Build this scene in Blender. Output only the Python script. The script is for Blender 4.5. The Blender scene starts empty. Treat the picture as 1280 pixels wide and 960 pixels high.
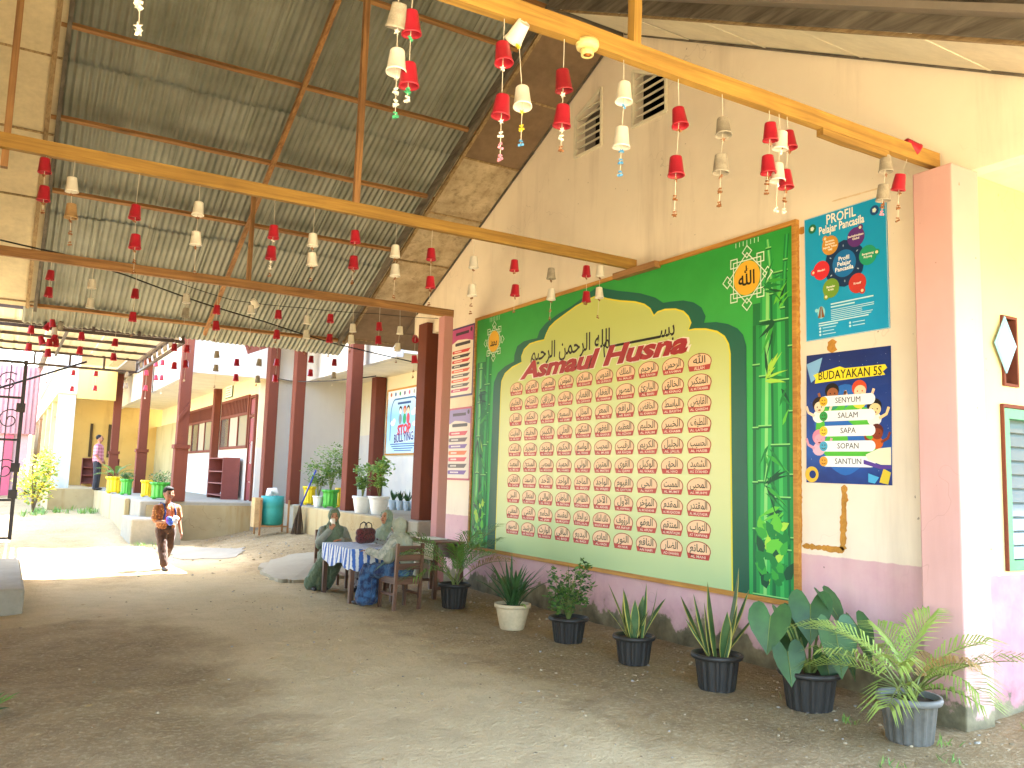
import bpy, math, random
from mathutils import Vector, Matrix, Euler
random.seed(11)
PI = math.pi
scene = bpy.context.scene
COL = scene.collection

# ------------------------------------------------------------------ camera
F_PX, YAW, PITCH, ROLL, EYE = 1060.634, 0.53355, 0.11282, 0.03073, 1.6
_f = Vector((math.sin(YAW)*math.cos(PITCH), math.cos(YAW)*math.cos(PITCH), math.sin(PITCH)))
_r = Vector((math.cos(YAW), -math.sin(YAW), 0)); _u = _r.cross(_f)
CR = _r*math.cos(ROLL)+_u*math.sin(ROLL); CU = _u*math.cos(ROLL)-_r*math.sin(ROLL); CF = _f
cam = bpy.data.cameras.new('camera'); camo = bpy.data.objects.new('camera', cam); COL.objects.link(camo)
cam.sensor_width = 36.0; cam.sensor_fit = 'HORIZONTAL'; cam.lens = F_PX/1280*36
cam.clip_start = 0.05; cam.clip_end = 2000
m = Matrix((CR, CU, -CF)).transposed().to_4x4(); m.translation = (0, 0, EYE)
camo.matrix_world = m; scene.camera = camo
def at(px, py, axis, val):
    """point where the sight line through photo pixel (px,py) meets the plane axis=val (x=0,y=1,z=2)"""
    d = CF+CR*((px-640)/F_PX)-CU*((py-480)/F_PX); o = Vector((0, 0, EYE))
    return o+d*((val-o[axis])/d[axis])

# ------------------------------------------------------------------ sky and sun
SUN_EL = math.radians(58); SUN_AZ = Vector((0.9, 0.43, 0)).normalized()
sun_dir = SUN_AZ*math.cos(SUN_EL)+Vector((0, 0, math.sin(SUN_EL)))
world = bpy.data.worlds.new('World'); scene.world = world; world.use_nodes = True
nt = world.node_tree; nt.nodes.clear()
sky = nt.nodes.new('ShaderNodeTexSky'); sky.sky_type = 'NISHITA'; sky.sun_disc = False
sky.sun_elevation = SUN_EL; sky.sun_rotation = math.atan2(SUN_AZ.x, SUN_AZ.y); sky.dust_density = 2.5; sky.air_density = 1.2
bg = nt.nodes.new('ShaderNodeBackground'); bg.inputs['Strength'].default_value = 0.15
wo = nt.nodes.new('ShaderNodeOutputWorld'); nt.links.new(sky.outputs[0], bg.inputs[0]); nt.links.new(bg.outputs[0], wo.inputs[0])
sl = bpy.data.lights.new('sun', 'SUN'); sl.energy = 3.7; sl.angle = math.radians(0.5); sl.color = (1.0, 0.985, 0.96)
so = bpy.data.objects.new('sun', sl); COL.objects.link(so); so.rotation_euler = sun_dir.to_track_quat('Z', 'Y').to_euler(); so.location = (20, 0, 30)
scene.view_settings.view_transform = 'Standard'; scene.view_settings.look = 'None'
scene.view_settings.gamma = 1; scene.view_settings.use_curve_mapping = False
scene.view_settings.exposure = 4.1
scene.render.engine = 'CYCLES'
cy = scene.cycles; cy.use_denoising = True; cy.max_bounces = 10; cy.diffuse_bounces = 7; cy.glossy_bounces = 3
cy.transmission_bounces = 4; cy.transparent_max_bounces = 8; cy.sample_clamp_indirect = 8; cy.caustics_reflective = False; cy.caustics_refractive = False
try: cy.denoiser = 'OPENIMAGEDENOISE'
except Exception: pass

# ------------------------------------------------------------------ materials
MATS = {}
def rgb(h):
    """sRGB hex -> linear"""
    c = [int(h[i:i+2], 16)/255 for i in (0, 2, 4)]
    return tuple(x/12.92 if x <= .04045 else ((x+.055)/1.055)**2.4 for x in c)
class NB:
    def __init__(s, name):
        s.m = bpy.data.materials.new(name); s.m.use_nodes = True; s.t = s.m.node_tree
        s.b = s.t.nodes['Principled BSDF']; MATS[name] = s.m
    def n(s, typ, **kw):
        x = s.t.nodes.new(typ)
        for k, v in kw.items():
            if k in x.inputs: x.inputs[k].default_value = v
            else: setattr(x, k, v)
        return x
    def l(s, a, b): s.t.links.new(a, b)
    def coord(s, scale=(1, 1, 1), rnd=True, which='Object'):
        tc = s.n('ShaderNodeTexCoord'); mp = s.n('ShaderNodeMapping'); mp.inputs['Scale'].default_value = scale
        s.l(tc.outputs[which], mp.inputs['Vector'])
        if rnd:
            oi = s.n('ShaderNodeObjectInfo'); mu = s.n('ShaderNodeMath', operation='MULTIPLY'); mu.inputs[1].default_value = 37.0
            s.l(oi.outputs['Random'], mu.inputs[0]); s.l(mu.outputs[0], mp.inputs['Location'])
        return mp.outputs[0]
    def noise(s, vec, scale, detail=4, rough=.6, dist=0.0):
        x = s.n('ShaderNodeTexNoise'); x.inputs['Scale'].default_value = scale; x.inputs['Detail'].default_value = detail
        x.inputs['Roughness'].default_value = rough; x.inputs['Distortion'].default_value = dist; s.l(vec, x.inputs['Vector']); return x.outputs['Fac']
    def ramp(s, fac, a, b, ca=0.0, cb=1.0):
        x = s.n('ShaderNodeMapRange'); x.inputs['From Min'].default_value = a; x.inputs['From Max'].default_value = b
        x.inputs['To Min'].default_value = ca; x.inputs['To Max'].default_value = cb; s.l(fac, x.inputs['Value']); return x.outputs[0]
    def mix(s, fac, a, b, mode='MIX'):
        x = s.n('ShaderNodeMix', data_type='RGBA', blend_type=mode)
        if isinstance(fac, (int, float)): x.inputs[0].default_value = fac
        else: s.l(fac, x.inputs[0])
        for i, v in ((6, a), (7, b)):
            if isinstance(v, tuple): x.inputs[i].default_value = (*v[:3], 1)
            else: s.l(v, x.inputs[i])
        return x.outputs[2]
    def math(s, op, a, b=None):
        x = s.n('ShaderNodeMath', operation=op)
        for i, v in ((0, a), (1, b)):
            if v is None: continue
            if isinstance(v, (int, float)): x.inputs[i].default_value = v
            else: s.l(v, x.inputs[i])
        return x.outputs[0]
    def bump(s, h, strength=.3, dist=.01):
        x = s.n('ShaderNodeBump'); x.inputs['Strength'].default_value = strength; x.inputs['Distance'].default_value = dist
        s.l(h, x.inputs['Height']); s.l(x.outputs[0], s.b.inputs['Normal'])
    def color(s, c):
        if isinstance(c, tuple): s.b.inputs['Base Color'].default_value = (*c[:3], 1)
        else: s.l(c, s.b.inputs['Base Color'])
    def rough(s, r): s.b.inputs['Roughness'].default_value = r
    def sep(s, vec):
        x = s.n('ShaderNodeSeparateXYZ'); s.l(vec, x.inputs[0]); return x.outputs
def tint(c, k): return tuple(min(1, x*k) for x in c)
def M(name, col, rough=.75, var=.12, scale=3.0, bump=.15, bscale=60, metallic=0.0, spec=.4, obj_var=.0, stretch=(1, 1, 1), dist=.004):
    if name in MATS: return MATS[name]
    b = NB(name); v = b.coord(stretch)
    n1 = b.noise(v, scale, 5); n2 = b.noise(v, scale*7, 4)
    f = b.math('ADD', b.math('MULTIPLY', n1, .65), b.math('MULTIPLY', n2, .35))
    c = b.mix(b.ramp(f, .3, .7), tint(col, 1-var), tint(col, 1+var))
    if obj_var:
        oi = b.n('ShaderNodeObjectInfo'); hs = b.n('ShaderNodeHueSaturation'); b.l(c, hs.inputs['Color'])
        b.l(b.ramp(oi.outputs['Random'], 0, 1, 1-obj_var, 1+obj_var), hs.inputs['Value']); c = hs.outputs[0]
    b.color(c); b.rough(rough); b.b.inputs['Metallic'].default_value = metallic; b.b.inputs['Specular IOR Level'].default_value = spec
    if bump: b.bump(b.noise(v, bscale, 4), bump, dist)
    return b.m
def P(h, rough=.45, name=None):
    """printed ink: a slightly glossy vinyl colour"""
    name = name or 'print_'+h
    if name in MATS: return MATS[name]
    b = NB(name); b.color(rgb(h)); b.rough(rough); b.b.inputs['Specular IOR Level'].default_value = .35
    return b.m
def wood(name, col, dark, axis=0, rough=.7, grain=1.0, cross=22):
    if name in MATS: return MATS[name]
    b = NB(name); sc = [cross, cross, cross]; sc[axis] = 1.1
    v = b.coord(tuple(sc)); n = b.noise(v, grain, 6, .65, .6); v2 = b.coord((1.5, 1.5, 1.5)); n2 = b.noise(v2, 1.3, 3)
    c = b.mix(b.ramp(n, .35, .68), dark, col); c = b.mix(b.math('MULTIPLY', b.ramp(n2, .45, .75), .55), c, tint(dark, .75))
    vo = b.n('ShaderNodeTexVoronoi'); vo.inputs['Scale'].default_value = .45
    sc3 = [3, 3, 3]; sc3[axis] = 1.0; b.l(b.coord(tuple(sc3)), vo.inputs['Vector'])
    c = b.mix(b.ramp(vo.outputs['Distance'], .035, .08, .8, 0), c, tint(dark, .35))
    oi = b.n('ShaderNodeObjectInfo'); hs = b.n('ShaderNodeHueSaturation'); b.l(c, hs.inputs['Color']); b.l(b.ramp(oi.outputs['Random'], 0, 1, .82, 1.15), hs.inputs['Value'])
    b.color(hs.outputs[0]); b.rough(rough); b.bump(n, .35, .004); return b.m

# ------------------------------------------------------------------ mesh building
class MB:
    def __init__(s): s.v = []; s.f = []; s.m = []; s.k = 0
    def add(s, vs, fs, k=None):
        o = len(s.v); s.v += [tuple(v) for v in vs]; s.f += [tuple(i+o for i in f) for f in fs]; s.m += [s.k if k is None else k]*len(fs); return s
    def box(s, c, d, rot=None, k=None):
        c = Vector(c); h = [x/2 for x in d]; R = rot if rot is not None else Matrix.Identity(3)
        vs = [c+R@Vector((x*h[0], y*h[1], z*h[2])) for x in (-1, 1) for y in (-1, 1) for z in (-1, 1)]
        return s.add(vs, [(0, 1, 3, 2), (4, 6, 7, 5), (0, 4, 5, 1), (2, 3, 7, 6), (0, 2, 6, 4), (1, 5, 7, 3)], k)
    def b2(s, lo, hi, k=None):
        return s.box([(a+b)/2 for a, b in zip(lo, hi)], [abs(b-a) for a, b in zip(lo, hi)], None, k)
    def beam(s, p0, p1, w, h, up=(0, 0, 1), k=None, segs=1, sag=0.0, jit=0.0):
        p0 = Vector(p0); p1 = Vector(p1); d = (p1-p0).normalized(); x = d.cross(Vector(up)).normalized(); z = x.cross(d)
        vs = []; n = segs+1
        for i in range(n):
            t = i/segs; c = p0.lerp(p1, t)-Vector(up)*sag*4*t*(1-t)
            jx = random.uniform(-jit, jit); jz = random.uniform(-jit, jit); c = c+x*jx+z*jz
            vs += [c-x*w/2-z*h/2, c+x*w/2-z*h/2, c+x*w/2+z*h/2, c-x*w/2+z*h/2]
        fs = [(3, 2, 1, 0)]
        for i in range(segs):
            a = i*4; fs += [(a+j, a+(j+1) % 4, a+4+(j+1) % 4, a+4+j) for j in range(4)]
        a = segs*4; fs.append((a, a+1, a+2, a+3)); return s.add(vs, fs, k)
    def tube(s, pts, r, n=6, k=None, caps=True):
        pts = [Vector(p) for p in pts]; rs = r if isinstance(r, (list, tuple)) else [r]*len(pts); vs = []; fs = []
        ref = Vector((0.31, 0.17, 0.93))
        for i, p in enumerate(pts):
            d = (pts[min(i+1, len(pts)-1)]-pts[max(i-1, 0)])
            d = d.normalized() if d.length > 1e-9 else Vector((0, 0, 1))
            x = d.cross(ref)
            if x.length < .05: x = d.cross(Vector((1, 0, 0)))
            x.normalize(); y = d.cross(x)
            vs += [p+(x*math.cos(2*PI*j/n)+y*math.sin(2*PI*j/n))*rs[i] for j in range(n)]
        for i in range(len(pts)-1):
            a = i*n; fs += [(a+j, a+n+j, a+n+(j+1) % n, a+(j+1) % n) for j in range(n)]
        if caps: fs += [tuple(range(n)), tuple(reversed(range((len(pts)-1)*n, len(pts)*n)))]
        return s.add(vs, fs, k)
    def lathe(s, prof, n=20, c=(0, 0, 0), k=None, rib=0, ribd=0.0, R=None, caps=True):
        c = Vector(c); vs = []; fs = []; R = R or Matrix.Identity(3)
        for i, q in enumerate(prof):
            r, z = q[0], q[1]; rb = q[2] if len(q) > 2 else 1
            for j in range(n):
                a = 2*PI*j/n; rr = r
                if rib and rb: rr = r-ribd*(1 if (j*rib*2//n) % 2 else 0)
                vs.append(c+R@Vector((rr*math.cos(a), rr*math.sin(a), z)))
        for i in range(len(prof)-1):
            a = i*n; fs += [(a+j, a+(j+1) % n, a+n+(j+1) % n, a+n+j) for j in range(n)]
        if caps: fs += [tuple(reversed(range(n))), tuple(range((len(prof)-1)*n, len(prof)*n))]
        return s.add(vs, fs, k)
    def prism(s, pts, lo, hi, axis=2, k=None):
        """closed outline (2d) extruded along an axis"""
        def mk(p, t):
            q = list(p); q.insert(axis, t); return q
        n = len(pts); vs = [mk(p, lo) for p in pts]+[mk(p, hi) for p in pts]
        fs = [tuple(reversed(range(n))), tuple(range(n, 2*n))]+[(i, (i+1) % n, n+(i+1) % n, n+i) for i in range(n)]
        return s.add(vs, fs, k)
    def flat(s, pts, z=0.0, k=None): return s.add([(p[0], p[1], z) for p in pts], [tuple(range(len(pts)))], k)
    def rect(s, x0, y0, x1, y1, z=0.0, k=None): return s.flat([(x0, y0), (x1, y0), (x1, y1), (x0, y1)], z, k)
    def disc(s, x, y, rx, ry=None, z=0.0, n=24, k=None, a0=0, a1=2*PI, rot=0):
        ry = rx if ry is None else ry; full = abs(a1-a0-2*PI) < 1e-6; N = n if full else n+1; pts = []
        for i in range(N):
            a = a0+(a1-a0)*i/n; p, q = rx*math.cos(a), ry*math.sin(a)
            pts.append((x+p*math.cos(rot)-q*math.sin(rot), y+p*math.sin(rot)+q*math.cos(rot)))
        return s.flat(pts, z, k)
    def line2(s, pts, w, z=0.0, closed=False, k=None):
        """flat stroke along a 2d polyline"""
        P2 = [Vector((p[0], p[1])) for p in pts]; n = len(P2); L = []; Rr = []
        for i in range(n):
            a = P2[(i-1) % n] if (closed or i > 0) else P2[i]; b = P2[(i+1) % n] if (closed or i < n-1) else P2[i]
            d = (b-a); d = d.normalized() if d.length > 1e-9 else Vector((1, 0)); nn = Vector((-d.y, d.x))*w/2; L.append(P2[i]+nn); Rr.append(P2[i]-nn)
        vs = [(p.x, p.y, z) for p in L]+[(p.x, p.y, z) for p in Rr]
        return s.add(vs, [(n+i, n+(i+1) % n, (i+1) % n, i) for i in range(n if closed else n-1)], k)
    def rrect(s, x0, y0, x1, y1, r, z=0.0, k=None, n=5):
        pts = []
        for cx, cy, a in ((x1-r, y0+r, -PI/2), (x1-r, y1-r, 0), (x0+r, y1-r, PI/2), (x0+r, y0+r, PI)):
            pts += [(cx+r*math.cos(a+PI/2*i/n), cy+r*math.sin(a+PI/2*i/n)) for i in range(n+1)]
        return s.flat(pts, z, k)
    def mesh(s, name, mats, smooth=False, off=(0, 0, 0)):
        me = bpy.data.meshes.new(name); o = Vector(off)
        me.from_pydata([tuple(Vector(v)-o) for v in s.v], [], s.f)
        for mm in (mats if isinstance(mats, (list, tuple)) else [mats]): me.materials.append(mm)
        me.polygons.foreach_set('material_index', s.m)
        if smooth: me.polygons.foreach_set('use_smooth', [True]*len(s.f))
        me.update(); return me
    def build(s, name, mats, parent=None, smooth=False, world=False, loc=None):
        off = Vector((0, 0, 0))
        if parent is not None and world: off = parent.location
        elif loc is not None: off = Vector(loc)
        o = bpy.data.objects.new(name, s.mesh(name, mats, smooth, off)); COL.objects.link(o)
        if parent is not None: o.parent = parent
        elif loc is not None: o.location = loc
        return o
def tag(o, label=None, cat=None, group=None, kind=None):
    for k, v in (('label', label), ('category', cat), ('group', group), ('kind', kind)):
        if v: o[k] = v
    return o
def thing(name, label, cat, loc=(0, 0, 0), rz=0.0, group=None, mat=None):
    o = bpy.data.objects.new(name, None); COL.objects.link(o); o.empty_display_size = .1
    if mat is not None: o.matrix_world = mat
    else: o.location = loc; o.rotation_euler = (0, 0, rz)
    return tag(o, label, cat, group)
def copy_tree(o, parent=None):
    c = o.copy(); COL.objects.link(c); c.parent = parent
    for ch in [x for x in bpy.data.objects if x.parent == o]: copy_tree(ch, c)
    return c
def bevel(o, w=.006, seg=1):
    b = o.modifiers.new('bevel', 'BEVEL'); b.width = w; b.segments = seg; b.limit_method = 'ANGLE'; return o
def put(name, me, parent=None, loc=(0, 0, 0), rot=(0, 0, 0), scale=(1, 1, 1)):
    o = bpy.data.objects.new(name, me); COL.objects.link(o); o.parent = parent; o.location = loc; o.rotation_euler = rot; o.scale = scale; return o
TXT = {}
def text(body, size, mat, parent, x, y, z=.004, align='CENTER', shear=0.0, off=0.0, rot=0.0, sx=1.0, name='lettering', width=None, res=2):
    key = (body, shear, off, align, mat.name)
    if key not in TXT:
        cu = bpy.data.curves.new('t', 'FONT'); cu.body = body; cu.resolution_u = res; cu.align_x = align; cu.align_y = 'CENTER'; cu.shear = shear; cu.offset = off
        ob = bpy.data.objects.new('t', cu); COL.objects.link(ob); dg = bpy.context.evaluated_depsgraph_get()
        me = bpy.data.meshes.new_from_object(ob.evaluated_get(dg)); me.name = 'lettering'; me.materials.clear(); me.materials.append(mat)
        bpy.data.objects.remove(ob); bpy.data.curves.remove(cu)
        xs = [v.co.x for v in me.vertices] or [0]; TXT[key] = (me, max(xs)-min(xs))
    me, w = TXT[key]
    if width: sx = width/(w*size) if w else 1
    return put(name, me, parent, (x, y, z), (0, 0, rot), (size*sx, size, 1))
def wallframe(p, nx, up=(0, 0, 1)):
    """matrix whose local z is the outward normal nx, y is up"""
    z = Vector(nx).normalized(); y = Vector(up); x = y.cross(z).normalized(); y = z.cross(x)
    m = Matrix((x, y, z)).transposed().to_4x4(); m.translation = p; return m
def sstep(a, b, x):
    t = max(0, min(1, (x-a)/(b-a))); return t*t*(3-2*t)
def wlab(n): return ['first', 'second', 'third', 'fourth', 'fifth', 'sixth', 'seventh', 'eighth', 'ninth', 'tenth', 'eleventh', 'twelfth', 'thirteenth', 'fourteenth', 'fifteenth', 'sixteenth', 'seventeenth'][n]
# ------------------------------------------------------------------ shared surface materials
D = 6.006                      # plane of the painted gable wall
RY, RZ = 7.837, 7.062          # ridge
def zr(y): return RZ-.461*(y-RY) if y > RY else RZ-.526*(RY-y)
CREAM = rgb('ecdfcb'); PINK = rgb('d6acb2'); YEL = rgb('d0bf8c')
def plaster(name, top, low, split, base=.0, dirt=.5, dirtcol=rgb('7a5a3c'), axis=2, speck=True):
    if name in MATS: return MATS[name]
    b = NB(name); tc = b.n('ShaderNodeTexCoord'); g = b.n('ShaderNodeNewGeometry'); pos = g.outputs['Position']
    z = b.sep(pos)[2]
    def nz(scale, st=(1, 1, 1), det=4, rough=.6):
        mp = b.n('ShaderNodeMapping'); mp.inputs['Scale'].default_value = st; b.l(pos, mp.inputs['Vector']); return b.noise(mp.outputs[0], scale, det, rough)
    big = nz(.7); mid = nz(4.0, det=6); fine = nz(55, det=4); drip = nz(1.0, (2.6, 2.6, .3), 6)
    w = b.math('ADD', z, b.math('MULTIPLY', b.math('SUBTRACT', nz(9), .5), .03))
    c = b.mix(b.ramp(w, split-.004, split+.004), low, top) if low else b.mix(0.0, top, top)
    c = b.mix(b.math('MULTIPLY', b.ramp(mid, .35, .75), .22), c, tint(top, 1.12))
    c = b.mix(b.math('MULTIPLY', b.ramp(big, .45, .7), .3*dirt), c, dirtcol, 'MULTIPLY')
    c = b.mix(b.math('MULTIPLY', b.ramp(drip, .54, .78), .6*dirt), c, dirtcol)
    if speck:
        sp = nz(13, det=2); c = b.mix(b.math('MULTIPLY', b.ramp(sp, .735, .76), .55), c, tint(dirtcol, .5))
    vo = b.n('ShaderNodeTexVoronoi', feature='DISTANCE_TO_EDGE'); vo.inputs['Scale'].default_value = .9; mpv = b.n('ShaderNodeMapping'); b.l(pos, mpv.inputs['Vector'])
    vm = b.n('ShaderNodeVectorMath', operation='ADD'); nv = b.n('ShaderNodeTexNoise'); nv.inputs['Scale'].default_value = 3; b.l(pos, nv.inputs['Vector']); b.l(nv.outputs['Color'], vm.inputs[0]); b.l(mpv.outputs[0], vm.inputs[1]); b.l(vm.outputs[0], vo.inputs['Vector'])
    c = b.mix(b.math('MULTIPLY', b.math('MULTIPLY', b.ramp(vo.outputs['Distance'], .002, .006, 1, 0), b.ramp(big, .5, .58)), .45*dirt), c, tint(dirtcol, .6))
    if base:
        h = b.math('ADD', z, b.math('MULTIPLY', b.math('SUBTRACT', nz(3.2, det=6), .5), .75))
        c = b.mix(b.ramp(h, base, base+.035, 1, 0), c, b.mix(b.ramp(mid, .35, .65), rgb('6f6a55'), rgb('a59c7c')))
        c = b.mix(b.ramp(h, base*.3, base*1.9, .6, 0), c, rgb('7a6a4a'), 'MULTIPLY')
    b.color(c); b.rough(.82); b.b.inputs['Specular IOR Level'].default_value = .25
    b.bump(b.math('ADD', b.math('MULTIPLY', fine, .4), mid), .18, .01); return b.m
m_wall = plaster('painted_plaster', CREAM, PINK, 1.045, base=.2, dirt=.45)
m_side = plaster('yellow_plaster', YEL, rgb('ab7a82'), 1.02, base=.12, dirt=.3)
m_pink = plaster('pink_column_paint', rgb('c99f9a'), None, 0, base=.16, dirt=.35)
m_brown = plaster('brown_column_paint', rgb('6a3828'), None, 0, base=0, dirt=.4, dirtcol=rgb('3a2420'), speck=False)
m_white = plaster('white_plaster', rgb('cbc8c0'), None, 0, base=0, dirt=.18, dirtcol=rgb('8d8270'))
m_far = plaster('pale_yellow_plaster', rgb('ddd3b2'), rgb('cfccc5'), 2.2, base=0, dirt=.2)
m_ochre = plaster('ochre_plaster', rgb('cdae68'), None, 0, base=0, dirt=.6)
m_mottle = plaster('mottled_plaster', rgb('b9ad82'), None, 0, base=0, dirt=1.2, dirtcol=rgb('8a7f58'))
m_fascia = plaster('white_fascia_paint', rgb('d2cdc4'), None, 0, base=0, dirt=.12)
m_plinth = plaster('stained_cement', rgb('ab9a72'), None, 0, base=0, dirt=1.5, dirtcol=rgb('8d6a34'))
m_conc = M('grey_concrete', rgb('948d7c'), .9, .18, 2.5, .35, 40)
m_timber = {a: wood('orange_timber_'+'xyz'[a], rgb('b48c3e'), rgb('8a662c'), a) for a in (0, 1, 2)}
m_tbrown = {a: wood('brown_timber_'+'xyz'[a], rgb('b38450'), rgb('7e5834'), a) for a in (0, 1, 2)}
m_old = {a: wood('weathered_timber_'+'xyz'[a], rgb('7d7466'), rgb('4a433a'), a, .85, 1.0, 10) for a in (0, 1)}
m_batten = wood('pale_batten', rgb('b59c72'), rgb('7d6443'), 1, .85)
def soffitmat():
    b = NB('stained_fibre_board'); v = b.coord(); n1 = b.noise(v, 1.6, 6, .7); n2 = b.noise(v, 9, 5, .7); n3 = b.noise(b.coord((9, .8, 9)), 1.2, 4)
    c = b.mix(b.ramp(n1, .35, .68), rgb('9a876a'), rgb('d2c2a2')); c = b.mix(b.math('MULTIPLY', b.ramp(n2, .52, .72), .6), c, rgb('5b4a35'))
    c = b.mix(b.math('MULTIPLY', b.ramp(n3, .55, .75), .4), c, rgb('6d5536')); b.color(c); b.rough(.9); b.bump(n2, .2, .004); return b.m
m_soffit = soffitmat()
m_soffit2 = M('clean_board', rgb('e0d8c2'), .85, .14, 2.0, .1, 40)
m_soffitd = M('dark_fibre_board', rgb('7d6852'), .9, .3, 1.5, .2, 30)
def sheetmat():
    b = NB('galvanised_sheet'); v = b.coord((1, 1, 1)); n = b.noise(v, 1.3, 5, .6); n2 = b.noise(b.coord((14, .6, 1)), 1.0, 4)
    c = b.mix(b.ramp(n, .3, .7), rgb('787a6c'), rgb('9a9c90')); c = b.mix(b.math('MULTIPLY', b.ramp(n2, .5, .75), .35), c, rgb('4c4c40'))
    oi = b.n('ShaderNodeObjectInfo'); hs = b.n('ShaderNodeHueSaturation'); b.l(c, hs.inputs['Color']); b.l(b.ramp(oi.outputs['Random'], 0, 1, .9, 1.08), hs.inputs['Value'])
    b.color(hs.outputs[0]); b.b.inputs['Metallic'].default_value = .35; b.rough(.55); b.bump(n, .05, .003); return b.m
m_sheet = sheetmat()
m_steel = M('dark_painted_steel', rgb('4a3f3c'), .5, .2, 6, .1, 50, metallic=.3)
m_roof = M('roof_sheet', rgb('8a7f72'), .7, .15, 2, .2, 30)

# ------------------------------------------------------------------ ground
from mathutils import noise as NZ
def gz(x, y):
    a = .36*sstep(3.2, 5.9, x)*sstep(12.6, 17.5, y)
    b = .26*sstep(16.5, 27, y)*sstep(-2, 2.6, x)
    c = .05*math.sin(x*.9+1.3)*math.sin(y*.7)*sstep(12, 15, y)
    d = .012*math.sin(x*2.3+y*1.1)+.01*math.sin(x*1.1-y*1.9+1)
    e = .10*math.exp(-((x-7.4)**2/1.6+(y-2.9)**2/.6))
    f = NZ.noise(Vector((x*2.6, y*2.6, .3)))*.011+NZ.noise(Vector((x*7, y*7, 1.3)))*.006 if -6 < x < 12 and 0 < y < 34 else 0
    return f+max(a, b)+c*.4+d*sstep(.5, 2, abs(x-5.2)+.3)+e
def axisc(lo, hi, st, far):
    a = [lo+st*i for i in range(int((hi-lo)/st)+1)]; k = st; p = a[-1]; q = a[0]; up = []; dn = []
    while p < far: k *= 1.35; p += k; q -= k; up.append(p); dn.append(q)
    return list(reversed(dn))+a+up
def build_ground():
    xs = axisc(-6, 12, .1, 500); ys = axisc(.5, 34, .1, 500); n = len(xs); mb = MB(); rn = random.Random(3)
    for y in ys:
        for x in xs:
            near = -6 <= x <= 12 and .5 <= y <= 34
            mb.v.append((x, y, gz(x, y)+(rn.gauss(0, .003) if near else 0)))
    for j in range(len(ys)-1):
        for i in range(n-1): mb.f.append((j*n+i, j*n+i+1, j*n+n+i+1, j*n+n+i))
    mb.m = [0]*len(mb.f)
    b = NB('packed_earth'); v = b.coord(rnd=False); n1 = b.noise(v, .55, 6, .6); n2 = b.noise(v, 3.2, 6, .65); n3 = b.noise(v, 26, 5, .7); n4 = b.noise(v, 110, 3, .6)
    c = b.mix(b.ramp(n1, .32, .68), rgb('a48d62'), rgb('c4ae86')); c = b.mix(b.math('MULTIPLY', b.ramp(n2, .42, .66), .6), c, rgb('867354'))
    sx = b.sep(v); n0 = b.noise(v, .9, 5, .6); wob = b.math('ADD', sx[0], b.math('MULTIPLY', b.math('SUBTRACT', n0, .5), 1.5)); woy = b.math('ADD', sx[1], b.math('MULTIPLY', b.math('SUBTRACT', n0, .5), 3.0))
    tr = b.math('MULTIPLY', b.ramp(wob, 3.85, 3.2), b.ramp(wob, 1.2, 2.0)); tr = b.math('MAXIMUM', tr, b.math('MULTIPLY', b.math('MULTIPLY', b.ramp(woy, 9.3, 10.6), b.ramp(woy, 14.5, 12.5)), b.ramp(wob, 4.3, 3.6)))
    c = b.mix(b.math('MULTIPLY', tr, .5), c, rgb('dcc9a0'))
    c = b.mix(b.ramp(sx[1], 18.5, 22, 0, .55), c, rgb('8d7a58'))  # earth darkened beyond the sunlit patch: shade painted into the colour
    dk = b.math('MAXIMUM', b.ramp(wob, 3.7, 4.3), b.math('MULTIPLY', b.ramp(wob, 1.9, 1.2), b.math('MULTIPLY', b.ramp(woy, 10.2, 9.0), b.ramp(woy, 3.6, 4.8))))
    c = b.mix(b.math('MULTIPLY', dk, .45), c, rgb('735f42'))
    c = b.mix(b.math('MULTIPLY', b.ramp(n3, .5, .7), .45), c, rgb('d9c7a0')); c = b.mix(b.math('MULTIPLY', b.ramp(n4, .58, .72), .5), c, rgb('5c4c34'))
    vo = b.n('ShaderNodeTexVoronoi'); vo.inputs['Scale'].default_value = 17; b.l(v, vo.inputs['Vector'])
    c = b.mix(b.math('MULTIPLY', b.ramp(vo.outputs['Distance'], .06, .12, 1, 0), b.ramp(n2, .5, .6)), c, rgb('b3a387'))
    b.color(c); b.rough(.95); b.b.inputs['Specular IOR Level'].default_value = .15
    h = b.math('ADD', b.math('ADD', b.math('MULTIPLY', n2, 1.2), b.math('MULTIPLY', n3, .55)), b.math('MULTIPLY', n4, .25)); b.bump(h, 1.0, .05)
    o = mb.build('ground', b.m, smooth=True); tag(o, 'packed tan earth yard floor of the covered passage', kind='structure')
build_ground()

# ------------------------------------------------------------------ helper: cut openings in a wall
def outward(me):
    import bmesh
    bm = bmesh.new(); bm.from_mesh(me); bmesh.ops.recalc_face_normals(bm, faces=bm.faces); bm.to_mesh(me); bm.free()
def cut(o, cutter):
    c = cutter.build('cutter', m_wall); outward(c.data); outward(o.data); md = o.modifiers.new('cut', 'BOOLEAN'); md.operation = 'DIFFERENCE'; md.solver = 'EXACT'; md.object = c
    dg = bpy.context.evaluated_depsgraph_get(); me = bpy.data.meshes.new_from_object(o.evaluated_get(dg)); o.modifiers.clear(); o.data = me
    bpy.data.objects.remove(c); return o
def gable_pts():
    return [(3.725, -.3), (12.45, -.3), (12.45, 4.02), (13.6, 4.02), (13.6, zr(13.6)), (RY, RZ), (2.05, zr(2.05)), (2.05, 4.0), (3.725, 4.0)]

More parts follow.
